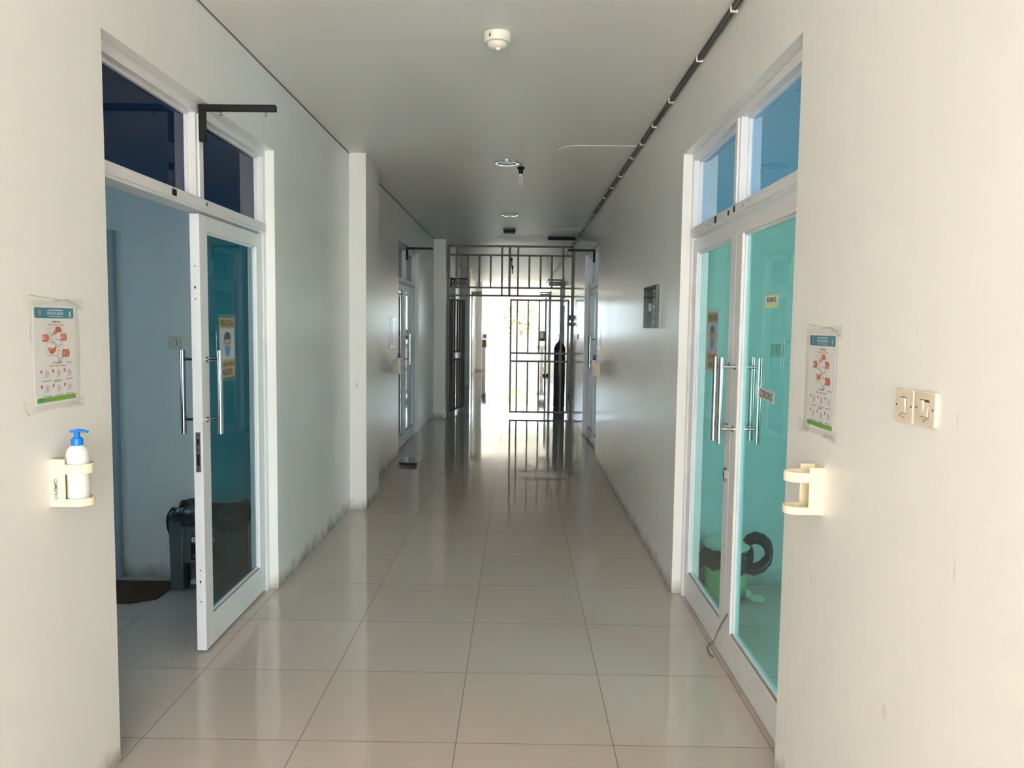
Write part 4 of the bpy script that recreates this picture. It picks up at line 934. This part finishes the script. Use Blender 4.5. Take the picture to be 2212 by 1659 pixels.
# ------------------------------------------------------------------ far lobby things
root = thing('reception_desk', 'pinkish white reception desk at the far left of the corridor', 'desk', (-1.3, 27.4, 0))
bm = BM(); box(bm, -1.45, -1.10, 26.62, 29.6, 0.0, 0.80); sub('front_panel', bm, M_DESK, root, bevel=0.01)
bm = BM(); box(bm, -1.50, -1.08, 26.61, 29.6, 0.80, 1.06); sub('counter_top', bm, M_WOOD, root, bevel=0.01)
root = thing('desk_monitor', 'dark blue computer screen on the far reception desk', 'monitor', (-1.2, 27.4, 1.06))
bm = BM(); box(bm, -1.40, -1.10, 27.38, 27.42, 1.09, 1.24); sub('screen', bm, M_SCREEN, root, bevel=0.004)
bm = BM(); box(bm, -1.28, -1.22, 27.37, 27.45, 1.06, 1.10); sub('stand', bm, M_BLACK, root)
root = thing('wall_dispenser', 'grey box dispenser on the far right wall above the basin', 'dispenser', (0.9, 27.2, 1.05))
bm = BM(); box(bm, 0.74, 0.94, 27.1, 27.3, 1.03, 1.37); sub('casing', bm, M_BLACK, root, bevel=0.01)
bm = BM(); box(bm, 0.765, 0.89, 27.085, 27.1, 1.12, 1.34); sub('front_plate', bm, M_GREYBOX, root, bevel=0.004)
root = thing('wash_basin', 'small white wash basin on the far right wall', 'basin', (0.85, 27.2, 0))
bm = BM(); prism(bm, [(0.94, 26.95, 0.74), (0.66, 27.0, 0.74), (0.62, 27.2, 0.74), (0.66, 27.4, 0.74), (0.94, 27.45, 0.74)], (0, 0, 0.14)); sub('bowl', bm, M_CERAMIC, root, bevel=0.02)
bm = BM(); lathe(bm, [(0.09, 0.0), (0.06, 0.1), (0.06, 0.74)], (0.84, 27.2, 0), seg=20); sub('pedestal', bm, M_CERAMIC, root, smooth=True)
bm = BM(); lathe(bm, [(0.028, 0.0), (0.028, 2.47)], (0.905, 25.6, 0), seg=14); tag(link('drain_pipe', bm, M_GATE, smooth=True), 'thin dark vertical pipe on the far right wall', 'pipe')
for i, x in enumerate((0.79, 0.89)):
    bm = BM(); box(bm, x, x+0.06, 24.2, 24.32, 0.001, 0.07); tag(link('floor_block', bm, M_BLACK, bevel=0.012), ['left of two small black blocks on the far right floor', 'right of two small black blocks on the far right floor'][i], 'block')

# ------------------------------------------------------------------ garden beyond
def tree(x, y, h, r, seed, label, base=-0.13):
    rnd = random.Random(seed); root = thing('garden_tree', label, 'tree', (x, y, base))
    bm = BM(); tube(bm, [(x, y, base), (x+.05, y, base+h*.3), (x-.05, y+.1, base+h*.6)], 0.10, 10); sub('trunk', bm, M_TRUNK, root, smooth=True)
    bm = BM()
    for i in range(2600):
        a, b_ = rnd.uniform(0, 2*PI), math.acos(rnd.uniform(-1, 1)); q = r*rnd.uniform(.55, 1.0)*(1+.25*math.sin(3*a+seed)+.15*math.sin(5*b_+seed))
        c = Vector((x+q*math.sin(b_)*math.cos(a), y+q*math.sin(b_)*math.sin(a), base+h*.62+q*1.1*math.cos(b_)))
        if c.z < base+.15: c.z = base+.15+rnd.random()*.3
        d1 = Vector((rnd.gauss(0, 1), rnd.gauss(0, 1), rnd.gauss(0, 1))).normalized(); d2 = d1.orthogonal().normalized(); s_ = rnd.uniform(.10, .20)
        bm.faces.new([bm.verts.new(c+d1*s_), bm.verts.new(c+d2*s_*.45), bm.verts.new(c-d1*s_), bm.verts.new(c-d2*s_*.45)])
    sub('crown', bm, M_LEAF, root)
tree(0.15, 40, 3.4, 0.85, 3, 'slender sunlit tree beyond the end wall')
for i, yy in enumerate((25.0, 29.2, 33.4)):
    tree(-8.4, yy, 3.4, 1.45, 9+i, ['nearest of three sunlit garden trees left of the lobby', 'middle of three sunlit garden trees left of the lobby', 'farthest of three sunlit garden trees left of the lobby'][i])

# repeats of one kind share a group
GROUPS = {'hygiene_poster': 'hand hygiene posters taped on the corridor walls', 'wall_bracket_holder': 'hand rub bottle holders on the corridor walls', 'pump_bottle': 'hand rub pump bottles',
          'light_switch': 'light switches', 'sign_bracket': 'black sign brackets over the doors', 'hanging_sign': 'green signs hanging behind the gate', 'mask_notice': 'mask notices on the door glass',
          'downlight': 'round recessed ceiling lights', 'bare_bulb': 'bare bulbs hanging from the ceiling', 'garden_tree': 'sunlit trees outside', 'security_gate': 'barred gates across the corridor',
          'ceiling_patch': 'painted ceiling patches', 'floor_block': 'small black blocks on the far floor'}
for o in C.objects:
    if o.parent is None and o.name.split('.')[0] in GROUPS: o['group'] = GROUPS[o.name.split('.')[0]]
